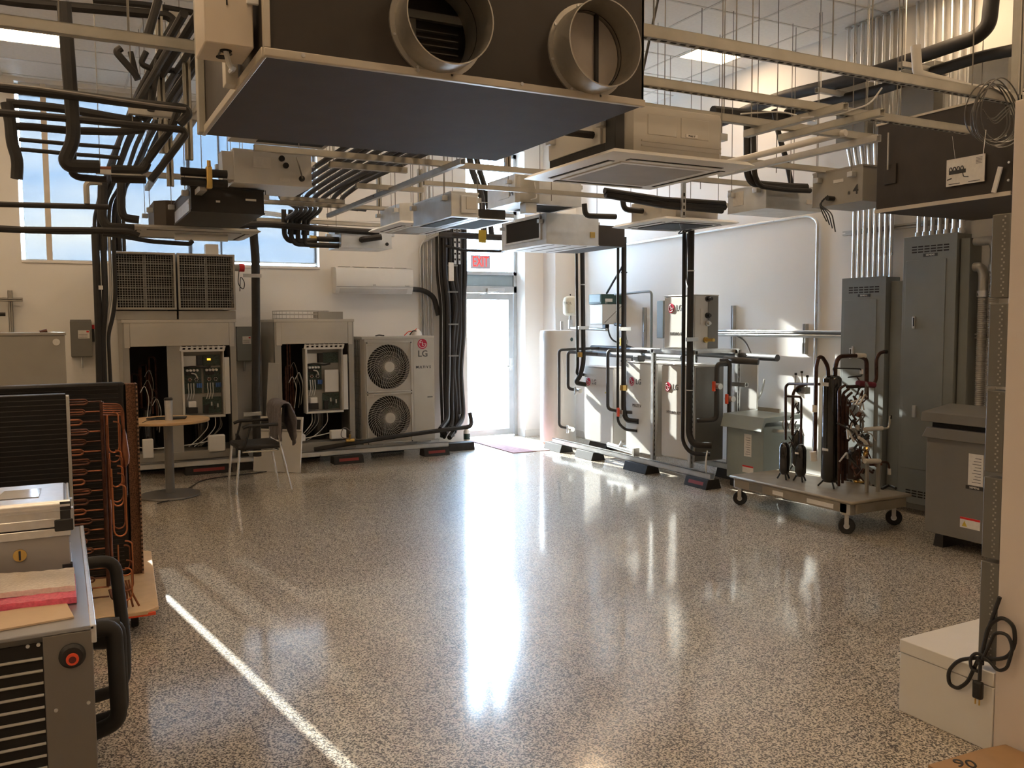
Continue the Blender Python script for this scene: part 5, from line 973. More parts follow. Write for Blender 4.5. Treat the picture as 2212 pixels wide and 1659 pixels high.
MB().cyl(ap(1868, 928, 4.8), ap(1905, 925, 4.8), .018, 10).build('white_sleeve', PVC, AS); cpipe([ap(1900, 926, 4.8), ap(1920, 925, 4.8), ap(1923, 898, 4.8)], .009, GALVD, .03); MB().cyl(ap(1923, 905, 4.8), ap(1924, 897, 4.8), .012, 8).build('pipe_cap', BLACK, AS)
MB().cyl(ap(1868, 996, 4.75), ap(1900, 996, 4.75), .02, 10).build('white_sleeve', PVC, AS); cpipe([ap(1898, 998, 4.75), ap(1918, 998, 4.75), ap(1921, 1012, 4.75)], .009, CP2, .03); MB().cyl(ap(1921, 1012, 4.75), ap(1921, 1025, 4.75), .013, 8).build('pipe_end', PVC, AS)
for x in (1872, 1896):
    q = P(x, 1062, 'Z', dz); t_ = ap(x, 1000, q.y); BX('support_leg', CREAMD, AS, q.x-.012, q.x+.012, q.y-.01, q.y+.01, dz, t_.z, 0)
cpipe([ap(1855, 945, 4.8), ap(1870, 955, 4.8), ap(1876, 970, 4.8)], .014, PAPER, .03, 'insulated_stub')
tag(MB().tube([P(1905, 1056, 'Z', dz+.006), P(1920, 1048, 'Z', dz+.012), P(1935, 1055, 'Z', dz+.006)], .012, 8, .05).build('black_strap', BLACK), 'coiled black strap lying on the trolley deck', 'strap')
tag(MB().lathe([(.012, 0), (.045, 0), (.05, .012), (.045, .02), (.012, .02)], P(1855, 1042, 'Z', dz+.001), 16).build('tape_roll', BRASS), 'shiny tape roll lying on the trolley deck', 'tape roll')
# ================================================================== OVERHEAD: STRUT GRID AND RODS
def beam(p0, p1, lab, m=STRUT, h=.041, w=.041, slots=False, grp='overhead strut beams', up=(0, 0, 1)):
    o = thing('strut_beam', lab, 'strut beam', ((p0[0]+p1[0])/2, (p0[1]+p1[1])/2, p0[2]), grp); p0 = Vector(p0); p1 = Vector(p1); hh = Vector((0, 0, h/2))
    MB().channel(p0+hh, p1+hh, w, h, .004, up=up).build('channel', m, o)
    if slots:
        s_ = MB(); d = (p1-p0).normalized(); n = int((p1-p0).length/.05)
        for k in range(n): s_.obox(p0+d*(.03+k*.05)-Vector((0, 0, .0005)), d, (0, 0, 1), .014, .001, .006)
        s_.build('slots', DARK, o)
    return o
ZB = 2.80
beam((1.87, 2.94, ZB), (5.2, 2.94, ZB), 'beige slotted strut beam with the coiled hose on it', slots=True, h=.05)
beam((1.87, 3.53, ZB), (5.05, 3.53, ZB), 'beige strut beam between the hose beam and the cassette', slots=True, h=.045)
beam((-2.4, 3.95, ZB), (4.7, 3.95, ZB), 'long beige strut beam right over the ceiling cassette', h=.045)
beam((3.72, 3.3, 2.755), (3.72, 4.05, 2.755), 'short strut cross piece under the beams, with cassette side cable'); beam((4.0, 3.3, 2.755), (4.0, 4.05, 2.755), 'short strut cross piece under the beams, nearer the dark unit')
beam((4.52, 3.75, 2.75), (4.52, 5.2, 2.75), 'longer strut cross piece leading to the numbered unit', GALVD)
beam((2.55, 5.6, 2.755), (2.55, 9.0, 2.755), 'bright galvanised strut running toward the back wall', GALV)
beam((1.2, 5.98, ZB), (4.6, 5.98, ZB), 'beige strut beam across the fan of pipes'); beam((1.2, 8.55, ZB), (4.5, 8.55, ZB), 'strut beam behind the black box unit'); beam((1.7, 9.85, 2.78), (4.3, 9.85, 2.78), 'strut beam with loose cables along the back')
beam((2.9, 7.2, ZB+.06), (6.4, 7.2, ZB+.06), 'strut beam over the numbered duct units'); beam((4.3, 6.0, 2.86), (6.5, 6.0, 2.86), 'strut beam over the slim unit by the side wall'); beam((4.2, 5.1, 2.84), (6.5, 5.1, 2.84), 'strut beam behind the cassette by the side wall')
beam((6.0, 3.6, 3.6), (6.0, 6.6, 3.6), 'high strut beam under the thick black wall pipes', GALVD) if False else None
rod_n = [0]
RODM = mat('dark_threaded_rod', (.22, .21, .19), .5, .6)
def rod(x, y, z0, lab=None, z1=ZC+.004, r=.0035, grp='threaded hanger rods'):
    o = MB().cyl((x, y, z0), (x, y, z1), r, 6).build('hanger_rod', RODM)
    return tag(o, lab or 'thin threaded rod hanging the struts from the ceiling', 'rod', grp)
for x, y in ((3.67, 3.95), (3.46, 3.95), (3.17, 3.53), (2.58, 3.53), (3.22, 2.94), (3.48, 2.94), (4.23, 2.94), (2.2, 2.94), (4.4, 3.53), (.05, 3.95), (.3, 3.95), (1.5, 5.98), (2.6, 5.98), (3.8, 5.98), (2.3, 8.55), (3.3, 8.55), (2.5, 9.85), (3.6, 9.85), (4.2, 7.2), (5.6, 7.2), (5.0, 6.0), (6.1, 6.0), (5.0, 5.1), (6.0, 5.1), (2.55, 5.7), (2.55, 8.9)): rod(x, y, ZB)
tag(MB().channel((4.6, 2.94, 2.75), (4.6, 2.94, ZC), up=(0, -1, 0)).build('hanger_strut', STRUT), 'upright strut hanger beside the hose coil', 'strut')
# ------------------------------------------------------------------ big ventilators
def erv(x0, x1, y0, y1, z0, z1, lab, fr_=0):
    E_ = thing('energy_recovery_ventilator', lab, 'ventilation unit', ((x0+x1)/2, (y0+y1)/2, z0))
    BX('casing', ERVD, E_, x0+.006, x1-.006, y0+.006+fr_, y1-.006, z0+.004, z1-.004, .004); BX('underside', ERVB, E_, x0+.004, x1-.004, y0+.004, y1-.004, z0, z0+.006, 0)
    return E_
x0, x1, y0, y1, z0, z1 = .54, 1.852, 2.52, 3.685, 2.405, 3.14
E1 = erv(x0, x1, y0+.02, y1, z0, z1, 'huge dark ventilator box with two round duct collars', .15)
BX('side_sheet', ERVD, E1, x0+.006, x0+.014, y0+.012, y0+.18, z0+.006, z1-.004, 0); BX('side_sheet', ERVD, E1, x1-.008, x1, y0+.012, y0+.18, z0+.006, z1-.004, 0); BX('side_sheet', ERVD, E1, x0+.006, x1, y0+.012, y0+.18, z1-.012, z1-.004, 0)
MB().box(x0, x1, y0, y0+.02, z0-.004, z0+.02).build('edge_trim', EDGE, E1, bevel=.003); MB().box(x0, x0+.02, y0, y0+.02, z0+.02, z1).build('edge_trim', EDGE, E1, bevel=.003); MB().box(x0-.004, x0+.012, y0+.02, y1, z0-.004, z0+.025).build('edge_trim', EDGE, E1, bevel=.003)
BX('back_flange', STRUT, E1, x0-.02, x0+.006, y1-.06, y1+.004, z0-.002, z1, .003)
col_ = ((1.07, 2.548), (1.62, 2.556)); fp = MB(); mid = 1.345
fp.plate_hole((col_[0][0], y0+.012, 2.56), (1, 0, 0), (0, 0, 1), x0+.02-col_[0][0], mid-col_[0][0], z0+.018-2.56, z1-2.56, .135, 40); fp.plate_hole((col_[1][0], y0+.012, 2.56), (1, 0, 0), (0, 0, 1), mid-col_[1][0], x1-col_[1][0], z0+.018-2.56, z1-2.56, .135, 40)
fp.build('front_panel', ERVD, E1)
for i, (cx, cz) in enumerate(col_):
    cz = 2.56
    k = MB().lathe([(.135, .012), (.156, .012), (.156, .004), (.141, .003), (.141, -.10), (.137, -.10), (.137, .10), (.139, .10), (.139, .012)], (cx, y0, cz), 48, (0, 1, 0)).build('duct_collar', galv_mat('collar_galvanised', (.40, .38, .34), .42, .75), E1)
    for a in range(8): an = a*math.pi/4+.3; MB().cyl((cx+.149*math.cos(an), y0, cz+.149*math.sin(an)), (cx+.149*math.cos(an), y0+.006, cz+.149*math.sin(an)), .0045, 8).build('rivet', GALV, k)
    if i:
        MB().cyl((cx, y0+.03, cz), (cx, y0+.035, cz), .134, 32).build('damper_plate', galv_mat('damper_metal', (.50, .45, .40), .6, .2), E1); MB().box(cx+.035, cx+.047, y0+.016, y0+.028, cz-.132, cz+.132).build('damper_rod', BLACK, E1)
    else:
        for q in range(7): BX('core_fin', BROWNG, E1, cx-.12, cx+.12, y0+.12, y0+.14, cz-.11+q*.022, cz-.107+q*.022, 0)
        BX('core_post', BROWNG, E1, cx-.05, cx-.03, y0+.11, y0+.12, cz-.13, cz+.05, 0); BX('core_frame', BROWNG, E1, cx-.13, cx+.13, y0+.1, y0+.12, cz+.05, cz+.075, 0)
for x, z in ((.65, 2.415), (1.36, 2.42), (1.0, 2.418)): MB().cyl((x, y0-.004, z), (x, y0, z), .006, 8).build('screw', GALV, E1)
ctl = BX('control_box', mat('cream_control_box', (.62, .54, .44), .45), E1, .395, .53, 2.60, 2.78, 2.44, 3.1, .004)
for yy, r in ((2.655, .017), (2.72, .017)): MB().cyl((.46, yy, 2.437), (.46, yy, 2.441), r, 14).build('knockout', DARK, ctl)
BX('control_latch', WHITE, E1, .51, .545, 2.588, 2.60, 2.56, 2.59); BX('box_slot', DARK, ctl, .455, .459, 2.597, 2.6, 2.55, 2.57, 0)
TXT('19', .05, (.46, 2.69, 2.4385), (1, 0, 0), (0, -1, 0), INKG, E1)
MB().tube([(.46, 2.655, 2.44), (.47, 2.66, 2.40), (.5, 2.75, 2.42), (.52, 2.95, 2.46)], .008, 6, .03).build('white_cable', WIREW, E1); BX('side_bracket', CREAM, E1, .50, .54, 2.9, 2.96, 2.41, 2.62)
for x, y in ((.6, 2.62), (1.8, 2.62), (.6, 3.6), (1.8, 3.6)): MB().cyl((x, y, z1-.02), (x, y, ZC+.004), .004, 6).build('hanger_rod', RODM, E1)
x0, x1, y0, y1, z0, z1 = 5.3, 6.42, 3.28, 4.42, 2.43, 3.06
E2 = erv(x0, x1, y0, y1, z0, z1, 'dark ventilator box with a product card on its side'); MB().box(x0-.006, x0+.01, y0+.12, y1, z0-.004, z0+.022).build('edge_trim', EDGE, E2); MB().box(x0-.004, x0+.02, y0, y1, z1-.012, z1+.002).build('edge_trim', EDGE, E2)
for y, z in ((3.42, 2.63), (3.38, 2.52), (3.42, 2.52), (3.45, 2.8)): MB().cyl((x0-.002, y, z), (x0+.006, y, z), .008, 8).build('screw', GALV, E2)
hk = MB().cyl((x0-.02, 4.3, 2.72), (x0-.02, 4.3, 2.98), .006, 6).build('hanger_rod', GALVD, E2); BX('hanger_plate', ERVD, E2, x0-.008, x0+.006, 4.24, 4.34, 2.62, 2.76)
for x, y in ((5.4, 3.4), (6.3, 3.4), (5.4, 4.3), (6.3, 4.3)): MB().cyl((x, y, z1-.02), (x, y, ZC+.004), .004, 6).build('hanger_rod', RODM, E2)
cdp = thing('product_card', 'white product card with a dark pipe manifold picture hanging on the dark ventilator', 'sign', (x0-.012, 3.7, 2.52))
BX('card', PAPER, cdp, x0-.014, x0-.009, 3.57, 3.84, 2.535, 2.71, 0)
BX('card_picture', INK, cdp, x0-.016, x0-.014, 3.70, 3.82, 2.61, 2.635, 0)
for k in range(4): MB().tube([(x0-.016, 3.715+k*.027, 2.635), (x0-.016, 3.72+k*.027, 2.655), (x0-.016, 3.733+k*.027, 2.655), (x0-.016, 3.738+k*.027, 2.635)], .003, 5, .008).build('card_picture', INK, cdp)
MB().tube([(x0-.016, 3.72, 2.61), (x0-.016, 3.715, 2.585), (x0-.016, 3.68, 2.58)], .003, 5, .01).build('card_picture', INK, cdp); MB().tube([(x0-.016, 3.83, 2.578), (x0-.016, 3.80, 2.585)], .004, 5).build('card_picture', INK, cdp)
for k in range(5): BX('card_text', INKG, cdp, x0-.0155, x0-.014, 3.585, 3.63, 2.655+k*.009, 2.658+k*.009, 0)
for y in (3.65, 3.79): BX('card_text', INKG, cdp, x0-.0155, x0-.014, y-.05, y+.03, 2.545, 2.55, 0)
MB().tube([(x0-.012, 3.78, 2.71), (x0-.02, 3.8, 2.86)], .0015, 4).build('card_wire', WIREW, cdp)
tag(MB().obox((x0-.02, 3.48, 2.53), (0, -.25, .97), (1, 0, 0), .08, .006, .014).build('white_stick', WHITE), 'white plastic strip hanging askew on the dark ventilator', 'plastic strip')
# coil of hose on the beam
HC_ = thing('hose_coil', 'coil of thin grey hose hung on the slotted beam', 'hose', (4.33, 2.88, 2.56))
rnd = random.Random(5)
for k in range(7):
    r1_, r2_ = .15+.035*rnd.random(), .14+.03*rnd.random(); cx, cz = 4.35+.05*(rnd.random()-.5), 2.715+.03*(rnd.random()-.5); yy = 2.86+.01*k
    MB().tube([(cx+r1_*math.cos(a), yy+.012*math.sin(2*a), cz+r2_*math.sin(a)) for a in [j*math.pi/18 for j in range(37)]], .0035, 5).build('hose_turn', HOSE, HC_)
for k in range(3): MB().tube([(4.22+.02*k, 2.87, 2.72-.02*k), (4.3, 2.86, 2.64+.02*k), (4.42, 2.87, 2.72+.02*k), (4.45, 2.87, 2.76)], .003, 5, .06).build('hose_turn', HOSE, HC_)
MB().tube([(4.25, 2.87, 2.62), (4.22, 2.86, 2.5), (4.21, 2.86, 2.42)], .002, 5).build('hose_end', WIREW, HC_)
# ------------------------------------------------------------------ ceiling cassettes
def hangers(par, pts, z0, z1=ZC+.004, br=True):
    for x, y in pts:
        MB().cyl((x, y, z0), (x, y, z1), .0032, 6).build('hanger_rod', RODM, par)
        if br: BX('hanger_bracket', GALV, par, x-.025, x+.025, y-.025, y+.025, z0-.02, z0+.02, .003)
def cassette(x0, x1, y0, y1, z, bx, h, lab, m=CREAM, panel_m=WHITE, grille=True, dark=False):
    C = thing('ceiling_cassette', lab, 'cassette unit', ((x0+x1)/2, (y0+y1)/2, z), 'ceiling cassettes')
    bx0, bx1, by0, by1 = bx; c = .09
    MB().prism([(bx0+c, by0), (bx1-c, by0), (bx1, by0+c), (bx1, by1-c), (bx1-c, by1), (bx0+c, by1), (bx0, by1-c), (bx0, by0+c)], 'Z', z+.03, z+h).build('body', m, C, bevel=.003)
    pt_ = .035
    MB().add([(x0, y0, z+.012), (x1, y0, z+.012), (x1, y1, z+.012), (x0, y1, z+.012), (x0+.03, y0+.03, z+pt_), (x1-.03, y0+.03, z+pt_), (x1-.03, y1-.03, z+pt_), (x0+.03, y1-.03, z+pt_), (x0+.045, y0+.045, z), (x1-.045, y0+.045, z), (x1-.045, y1-.045, z), (x0+.045, y1-.045, z)],
             [(0, 1, 5, 4), (1, 2, 6, 5), (2, 3, 7, 6), (3, 0, 4, 7), (4, 5, 6, 7), (0, 8, 9, 1), (1, 9, 10, 2), (2, 10, 11, 3), (3, 11, 8, 0), (8, 11, 10, 9)]).build('panel', panel_m, C)
    w_ = .045; a = .075; L = .16
    for q in ((x0+L, x1-L, y0+a, y0+a+w_), (x0+L, x1-L, y1-a-w_, y1-a), (x0+a, x0+a+w_, y0+L, y1-L), (x1-a-w_, x1-a, y0+L, y1-L)):
        s_ = BX('air_slot', DARK, C, q[0], q[1], q[2], q[3], z-.002, z+.003, 0)
        if q[1]-q[0] > q[3]-q[2]: BX('louvre_vane', panel_m, s_, q[0]+.005, q[1]-.005, q[2]+.014, q[3]-.004, z-.006, z-.002, .001)
        else: BX('louvre_vane', panel_m, s_, q[0]+.014, q[1]-.004, q[2]+.005, q[3]-.005, z-.006, z-.002, .001)
    if grille:
        BX('intake_grille', mat('grille_grey', (.36, .33, .28), .6), C, x0+.19, x1-.19, y0+.19, y1-.19, z-.004, z+.003, 0)
        MB().box(x0+.16, x1-.16, y0+.16, y0+.19, z-.006, z+.001).box(x0+.16, x1-.16, y1-.19, y1-.16, z-.006, z+.001).box(x0+.16, x0+.19, y0+.19, y1-.19, z-.006, z+.001).box(x1-.19, x1-.16, y0+.19, y1-.19, z-.006, z+.001).build('grille_frame', panel_m, C)
    hangers(C, ((bx0-.03, by0+.12), (bx1+.03, by0+.12), (bx0-.03, by1-.12), (bx1+.03, by1-.12)), z+h*.7)
    return C
cR = cassette(2.52, 3.47, 3.70, 4.65, 2.50, (2.62, 3.38, 3.79, 4.56), .285, 'large square ceiling cassette with white panel and cream body')
BX('emboss', CREAM, cR, 2.80, 2.99, 3.786, 3.79, 2.64, 2.745, .004); BX('emboss', CREAM, cR, 3.02, 3.21, 3.786, 3.79, 2.64, 2.745, .004); BX('emboss', CREAM, cR, 2.76, 3.3, 3.786, 3.79, 2.60, 2.608, 0); BX('emboss', CREAM, cR, 2.76, 3.3, 3.786, 3.79, 2.575, 2.583, 0)
nl = BX('name_label', PAPER, cR, 3.05, 3.13, 3.782, 3.786, 2.645, 2.662, 0); TXT('Multi V', .016, (3.09, 3.7815, 2.653), *NY, INK, nl)
MB().box(2.614, 2.622, 3.9, 4.5, 2.535, 2.60).build('foam_band', FOAM, cR); BX('side_cover', LGGREY, cR, 2.606, 2.62, 3.95, 4.5, 2.60, 2.77); BX('drain_pump_cover', BLACK, cR, 2.60, 2.66, 3.80, 3.89, 2.54, 2.77)
for z, yy in ((2.74, 4.0), (2.66, 4.02)): MB().tube([(2.62, yy, z), (2.45, yy, z), (2.32, yy+.1, z+.03)], .02, 8, .06).build('line_stub', FOAM, cR)
MB().cyl((2.50, 4.0, 2.74), (2.56, 4.0, 2.74), .025, 8).build('flare_nut', BRASS, cR)
cF = cassette(4.82, 5.68, 6.25, 7.1, 2.555, (4.92, 5.58, 6.35, 7.0), .22, 'open-panel ceiling cassette above the hydronic cabinets', grille=False); BX('fan_opening', DARK, cF, 5.0, 5.5, 6.42, 6.92, 2.549, 2.556, 0); MB().tube([(5.1, 6.4, 2.55), (5.2, 6.5, 2.49), (5.35, 6.5, 2.52), (5.3, 6.7, 2.48), (5.45, 6.8, 2.55)], .006, 6, .08).build('loose_wire', BLACK, cF); BX('name_label', PAPER, cF, 5.35, 5.45, 6.346, 6.35, 2.68, 2.70, 0)
cM = cassette(2.93, 3.62, 7.9, 8.85, 2.60, (3.0, 3.55, 8.0, 8.75), .22, 'ceiling cassette with galvanised body near the wall air conditioner', m=DUCT)
cL = cassette(.55, 1.66, 8.05, 8.95, 2.47, (.78, 1.5, 8.15, 8.85), .26, 'ceiling cassette with cream panel near the mesh hoods', m=mat('brown_casing', (.06, .045, .035), .5), panel_m=CREAM, grille=False)
MB().cyl((.95, 8.3, 2.43), (1.4, 8.25, 2.43), .03, 12).build('drain_sock', WHITE, cL)
# ------------------------------------------------------------------ duct units
def duct(x0, x1, y0, y1, z0, h, lab, m=DUCT, rods=True):
    D_ = thing('duct_unit', lab, 'duct unit', ((x0+x1)/2, (y0+y1)/2, z0), 'ceiling duct units')
    BX('casing', m, D_, x0, x1, y0, y1, z0, z0+h, .004)
    for z in (z0, z0+h-.014): MB().box(x0-.004, x1+.004, y0-.004, y0, z, z+.014).box(x0-.004, x0, y0, y1, z, z+.014).build('flange', m, D_)
    if rods: hangers(D_, ((x0-.03, y0+.08), (x1+.03, y0+.08), (x0-.03, y1-.08), (x1+.03, y1-.08)), z0+h*.75)
    return D_
d = duct(3.93, 4.68, 7.43, 8.03, 2.80, .27, 'duct unit numbered 14'); TXT('14', .09, (3.924, 7.50, 2.90), *NX, INK, d, bold=.002); BX('inspection_plate', DUCT, d, 3.924, 3.93, 7.55, 7.78, 2.86, 2.98, .002); BX('plate_label', PAPER, d, 3.921, 3.924, 7.58, 7.68, 2.92, 2.95, 0); BX('air_opening', DARK, d, 4.2, 4.62, 7.5, 7.95, 2.797, 2.801, 0)
BX('control_box', STRUT, d, 3.95, 4.16, 7.36, 7.43, 2.80, 3.05); MB().tube([(4.1, 7.35, 2.99), (4.12, 7.34, 2.84), (4.05, 7.34, 2.82)], .006, 6, .02).build('control_wire', WIREW, d); BX('hanging_plate', DUCT, d, 4.02, 4.14, 7.38, 7.5, 2.70, 2.80)
d = duct(2.82, 3.06, 6.42, 7.26, 2.50, .2, 'slim duct unit lit blue on one side'); BX('black_section', FOAM, d, 3.06, 3.4, 6.6, 7.2, 2.505, 2.60); BX('bottom_plate', DUCT, d, 3.06, 3.42, 6.46, 7.24, 2.498, 2.505, 0); BX('control_box', DUCT, d, 2.9, 3.04, 6.4, 6.42, 2.53, 2.67); BX('inspection_plate', LGGREY, d, 2.94, 3.03, 6.394, 6.4, 2.56, 2.66); BX('air_opening', DARK, d, 2.86, 3.0, 6.5, 7.2, 2.496, 2.501, 0); BX('air_opening', DARK, d, 3.12, 3.38, 6.5, 7.2, 2.496, 2.501, 0)
d = duct(4.49, 5.13, 7.8, 8.82, 2.455, .32, 'galvanised duct unit with a wide dark air opening'); BX('air_opening', DARK, d, 4.484, 4.49, 7.93, 8.68, 2.53, 2.74, 0)
MB().box(4.474, 4.49, 7.9, 8.71, 2.51, 2.53).box(4.474, 4.49, 7.9, 8.71, 2.74, 2.76).box(4.474, 4.49, 7.9, 7.93, 2.53, 2.74).box(4.474, 4.49, 8.68, 8.71, 2.53, 2.74).build('opening_flange', DUCT, d)
BX('insulated_end', ERVD, d, 5.13, 5.48, 7.82, 8.8, 2.46, 2.68, .004); BX('side_valve', BRASS, d, 5.02, 5.08, 7.79, 7.8, 2.54, 2.60)
for k in range(3): BX('bottom_rib', BROWNG, d, 4.6+k*.2, 4.615+k*.2, 7.85, 8.7, 2.452, 2.456, 0)
d = duct(5.33, 5.97, 5.55, 6.02, 2.60, .21, 'slim duct unit by the side wall fed by two black pipes'); BX('spec_label', PAPER, d, 5.325, 5.33, 5.82, 5.95, 2.66, 2.78, 0); BX('spec_label', PAPER, d, 5.8, 5.9, 5.546, 5.55, 2.66, 2.7, 0)
d = duct(5.52, 6.0, 4.72, 5.22, 2.57, .28, 'duct unit marked with number 4 beside the dark ventilator', m=CREAMD); TXT('4', .1, (5.515, 4.78, 2.66), *NX, INK, d, bold=.002); TXT('#', .04, (5.515, 4.845, 2.645), *NX, INK, d); BX('name_label', PAPER, d, 5.514, 5.52, 4.90, 5.0, 2.74, 2.765, 0)
for k in range(4): MB().tube([(5.5, 5.1-.02*k, 2.62+.01*k), (5.45, 5.08, 2.58), (5.46, 5.05-.03*k, 2.5), (5.47, 5.02-.03*k, 2.44-.03*k)], .005, 5, .04).build('control_wire', BLACK, d)
MB().cyl((5.45, 5.0, 2.62), (5.52, 5.0, 2.62), .02, 8).build('port_fitting', BLACK, d)
d = duct(1.2, 1.78, 6.72, 7.3, 2.70, .25, 'pale duct unit with round ports and a paper label', m=LGGREY); BX('spec_label', PAPER, d, 1.34, 1.47, 6.714, 6.72, 2.82, 2.9, 0); BX('spec_label', PAPER, d, 1.53, 1.61, 6.714, 6.72, 2.73, 2.755, 0)
for x, z in ((1.55, 2.90), (1.58, 2.85), (1.70, 2.76)): MB().cyl((x, 6.70, z), (x, 6.72, z), .022, 14).build('port', BLACK, d)
MB().tube([(1.66, 6.7, 2.92), (1.67, 6.66, 2.84), (1.70, 6.69, 2.76)], .006, 6, .03).build('control_wire', GREYC, d); MB().prism([(6.72, 2.72), (6.9, 2.72), (6.9, 2.93), (6.75, 2.93)], 'X', 1.12, 1.2).build('end_cover', LGGREY, d)
d = duct(.92, 1.46, 6.95, 8.0, 2.50, .19, 'black box duct unit below the pale one', m=mat('black_casing', (.02, .018, .017), .45, .2)); BX('label_strip', PAPER, d, 1.32, 1.4, 6.944, 6.95, 2.6, 2.615, 0); BX('label_strip', PAPER, d, 1.1, 1.13, 6.944, 6.95, 2.575, 2.59, 0); MB().box(.912, .92, 7.0, 7.9, 2.51, 2.6).build('side_plate', GALV, d)
yv = BX('gas_valve', BRASS, d, .99, 1.03, 6.62, 6.71, 2.63, 2.79, .01); MB().cyl((1.01, 6.64, 2.79), (1.01, 6.64, 2.83), .014, 8).build('valve_cap', BRASS, d); MB().cyl((.82, 6.67, 2.745), (1.14, 6.67, 2.745), .03, 10).build('valve_line', FOAM, d); MB().cyl((.82, 6.67, 2.675), (1.14, 6.67, 2.675), .03, 10).build('valve_line', FOAM, d); MB().box(.95, 1.0, 6.69, 6.96, 2.62, 2.66).build('valve_bracket', GALVD, d)
d = duct(2.86, 3.46, 9.6, 10.1, 2.51, .22, 'small duct unit with brass valves by the clerestory window'); MB().tube([(3.1, 9.6, 2.6), (3.1, 9.52, 2.6), (3.3, 9.5, 2.63)], .035, 8, .05).build('duct_hose', FOAM, d); MB().cyl((3.4, 9.59, 2.56), (3.4, 9.6, 2.56), .02, 10).build('port', BLACK, d)
for z in (2.60, 2.53): MB().cyl((2.56, 9.7, z), (2.86, 9.7, z), .03, 10).build('valve_line', FOAM, d); MB().cyl((2.53, 9.7, z), (2.6, 9.7, z), .036, 8).build('brass_valve', BRASS, d)
yt = thing('yellow_tag', 'yellow paper tag hanging below the slim duct unit', 'tag', (3.85, 8.0, 2.45)); BX('tag_sheet', YELLOW, yt, 3.81, 3.895, 7.995, 8.0, 2.46, 2.59, 0); MB().cyl((3.85, 7.998, 2.59), (3.85, 7.998, 2.87), .0015, 4).box(3.84, 3.96, 7.99, 8.0, 2.865, 2.87).build('tag_string', WIREW, yt)
# ================================================================== OVERHEAD PIPES
def ip(px, r, lab, grp, pl='Y', v=5, m=FOAM, bend=.08, n=9):
    pts = [P(q[0], q[1], *(q[2:] if len(q) > 2 else (pl, v))) for q in px]
    return tag(MB().tube(pts, r, n, bend).build('insulated_pipe', m), lab, 'pipe', grp)
LF = 'black pipes before the clerestory window'
ip([(-40, -8), (33, 4), (362, 33), (378, 48), (357, 88)], .027, 'topmost black pipe ending in a short down turn', LF, 'Y', 5.6)
ip([(200, 0), (330, 12), (420, 28)], .02, 'short black pipe just under the ceiling', LF, 'Y', 6.2)
ip([(138, 8), (146, 110), (156, 240), (160, 300), (140, 345), (148, 358), (215, 360)], .034, 'thickest black pipe dropping before the window with a jog at its foot', LF, 'Y', 5.0, bend=.1)
ip([(158, 330), (155, 375), (170, 383), (230, 388)], .018, 'small black pipe elbow below the thick drop', LF, 'Y', 5.1)
ip([(-40, 183), (60, 195), (180, 208), (280, 222), (400, 234), (408, 246), (388, 268)], .024, 'black pipe with grey cables taped along it', LF, 'Y', 4.9)
ip([(14, 222), (60, 226), (150, 236), (260, 256), (300, 262)], .024, 'wavy black pipe with an elbow at its free end', LF, 'Y', 5.5)
ip([(-40, 240), (150, 256), (395, 280), (402, 290), (372, 330), (325, 390)], .019, 'slim black pipe turning back toward the window', LF, 'Y', 5.0)
ip([(12, 272), (60, 273), (150, 282), (260, 285), (310, 280)], .022, 'sagging black pipe tied with cable', LF, 'Y', 5.6)
ip([(40, 301), (150, 311), (260, 319)], .0125, 'upper one of two thin black pipes across the window', LF, 'Y', 6.0); ip([(40, 322), (150, 332), (260, 341)], .0125, 'lower one of two thin black pipes across the window', LF, 'Y', 6.0)
ip([(14, 222), (22, 260), (26, 310), (38, 345), (36, 386)], .03, 'ragged thick black pipe hanging with a torn lower end', LF, 'Y', 5.4)
ip([(-40, 440), (100, 444), (235, 447)], .02, 'dark pipe with silver edge low across the window', LF, 'Y', 7.0); ip([(-40, 492), (60, 497), (200, 498), (280, 500), (300, 510)], .026, 'low black pipe joining the cassette by the hoods', LF, 'Y', 7.4); ip([(40, 497), (120, 503), (200, 503)], .012, 'wavy cable under the low black pipe', LF, 'Y', 7.39)
ip([(188, 440), (186, 400), (192, 394), (220, 394)], .02, 'short grey-wrapped pipe stub rising from the low run', LF, 'Y', 7.0, m=STRUT)
ip([(222, 505, 'Y', 7.4), (250, 508, 'Y', 7.4), (330, 522, 'Y', 7.6), (410, 527, 'Y', 7.6), (416, 520, 'Y', 7.6)], .018, 'black pipe bending under the cassette by the hoods', LF)
tag(MB().tube([P(x, y, 'Y', 4.88) for x, y in ((-30, 178), (80, 190), (150, 200), (250, 215), (340, 228), (402, 235))], .008, 6).build('grey_cable', GREYC), 'grey cables lying along a black pipe before the window', 'cable')
LB = 'pipes of the sloping rack bundle'
rnd = random.Random(9)
for i in range(7):
    x = .44+.065*i; z = 2.95+.12*((i*3) % 4)/3+.04*i
    pts = [(x+.1, 4.6, z+.06), (x, 6.0, z), (x-.03, 7.6, z-.03), (x-.05+.02*(i % 2), 9.0, z-.1), (.36+.045*i, 9.7, z-.25), (.36+.045*i, 9.75, 2.4)]
    tag(MB().tube(pts, .018+.008*(i % 3)/2, 8, .25).build('insulated_pipe', FOAM if i % 3 else mat('grey_foam', (.05, .05, .05), .6, 0, .2, 14, .25, 40)), 'black pipe in the sloping bundle that runs to the window', 'pipe', LB)
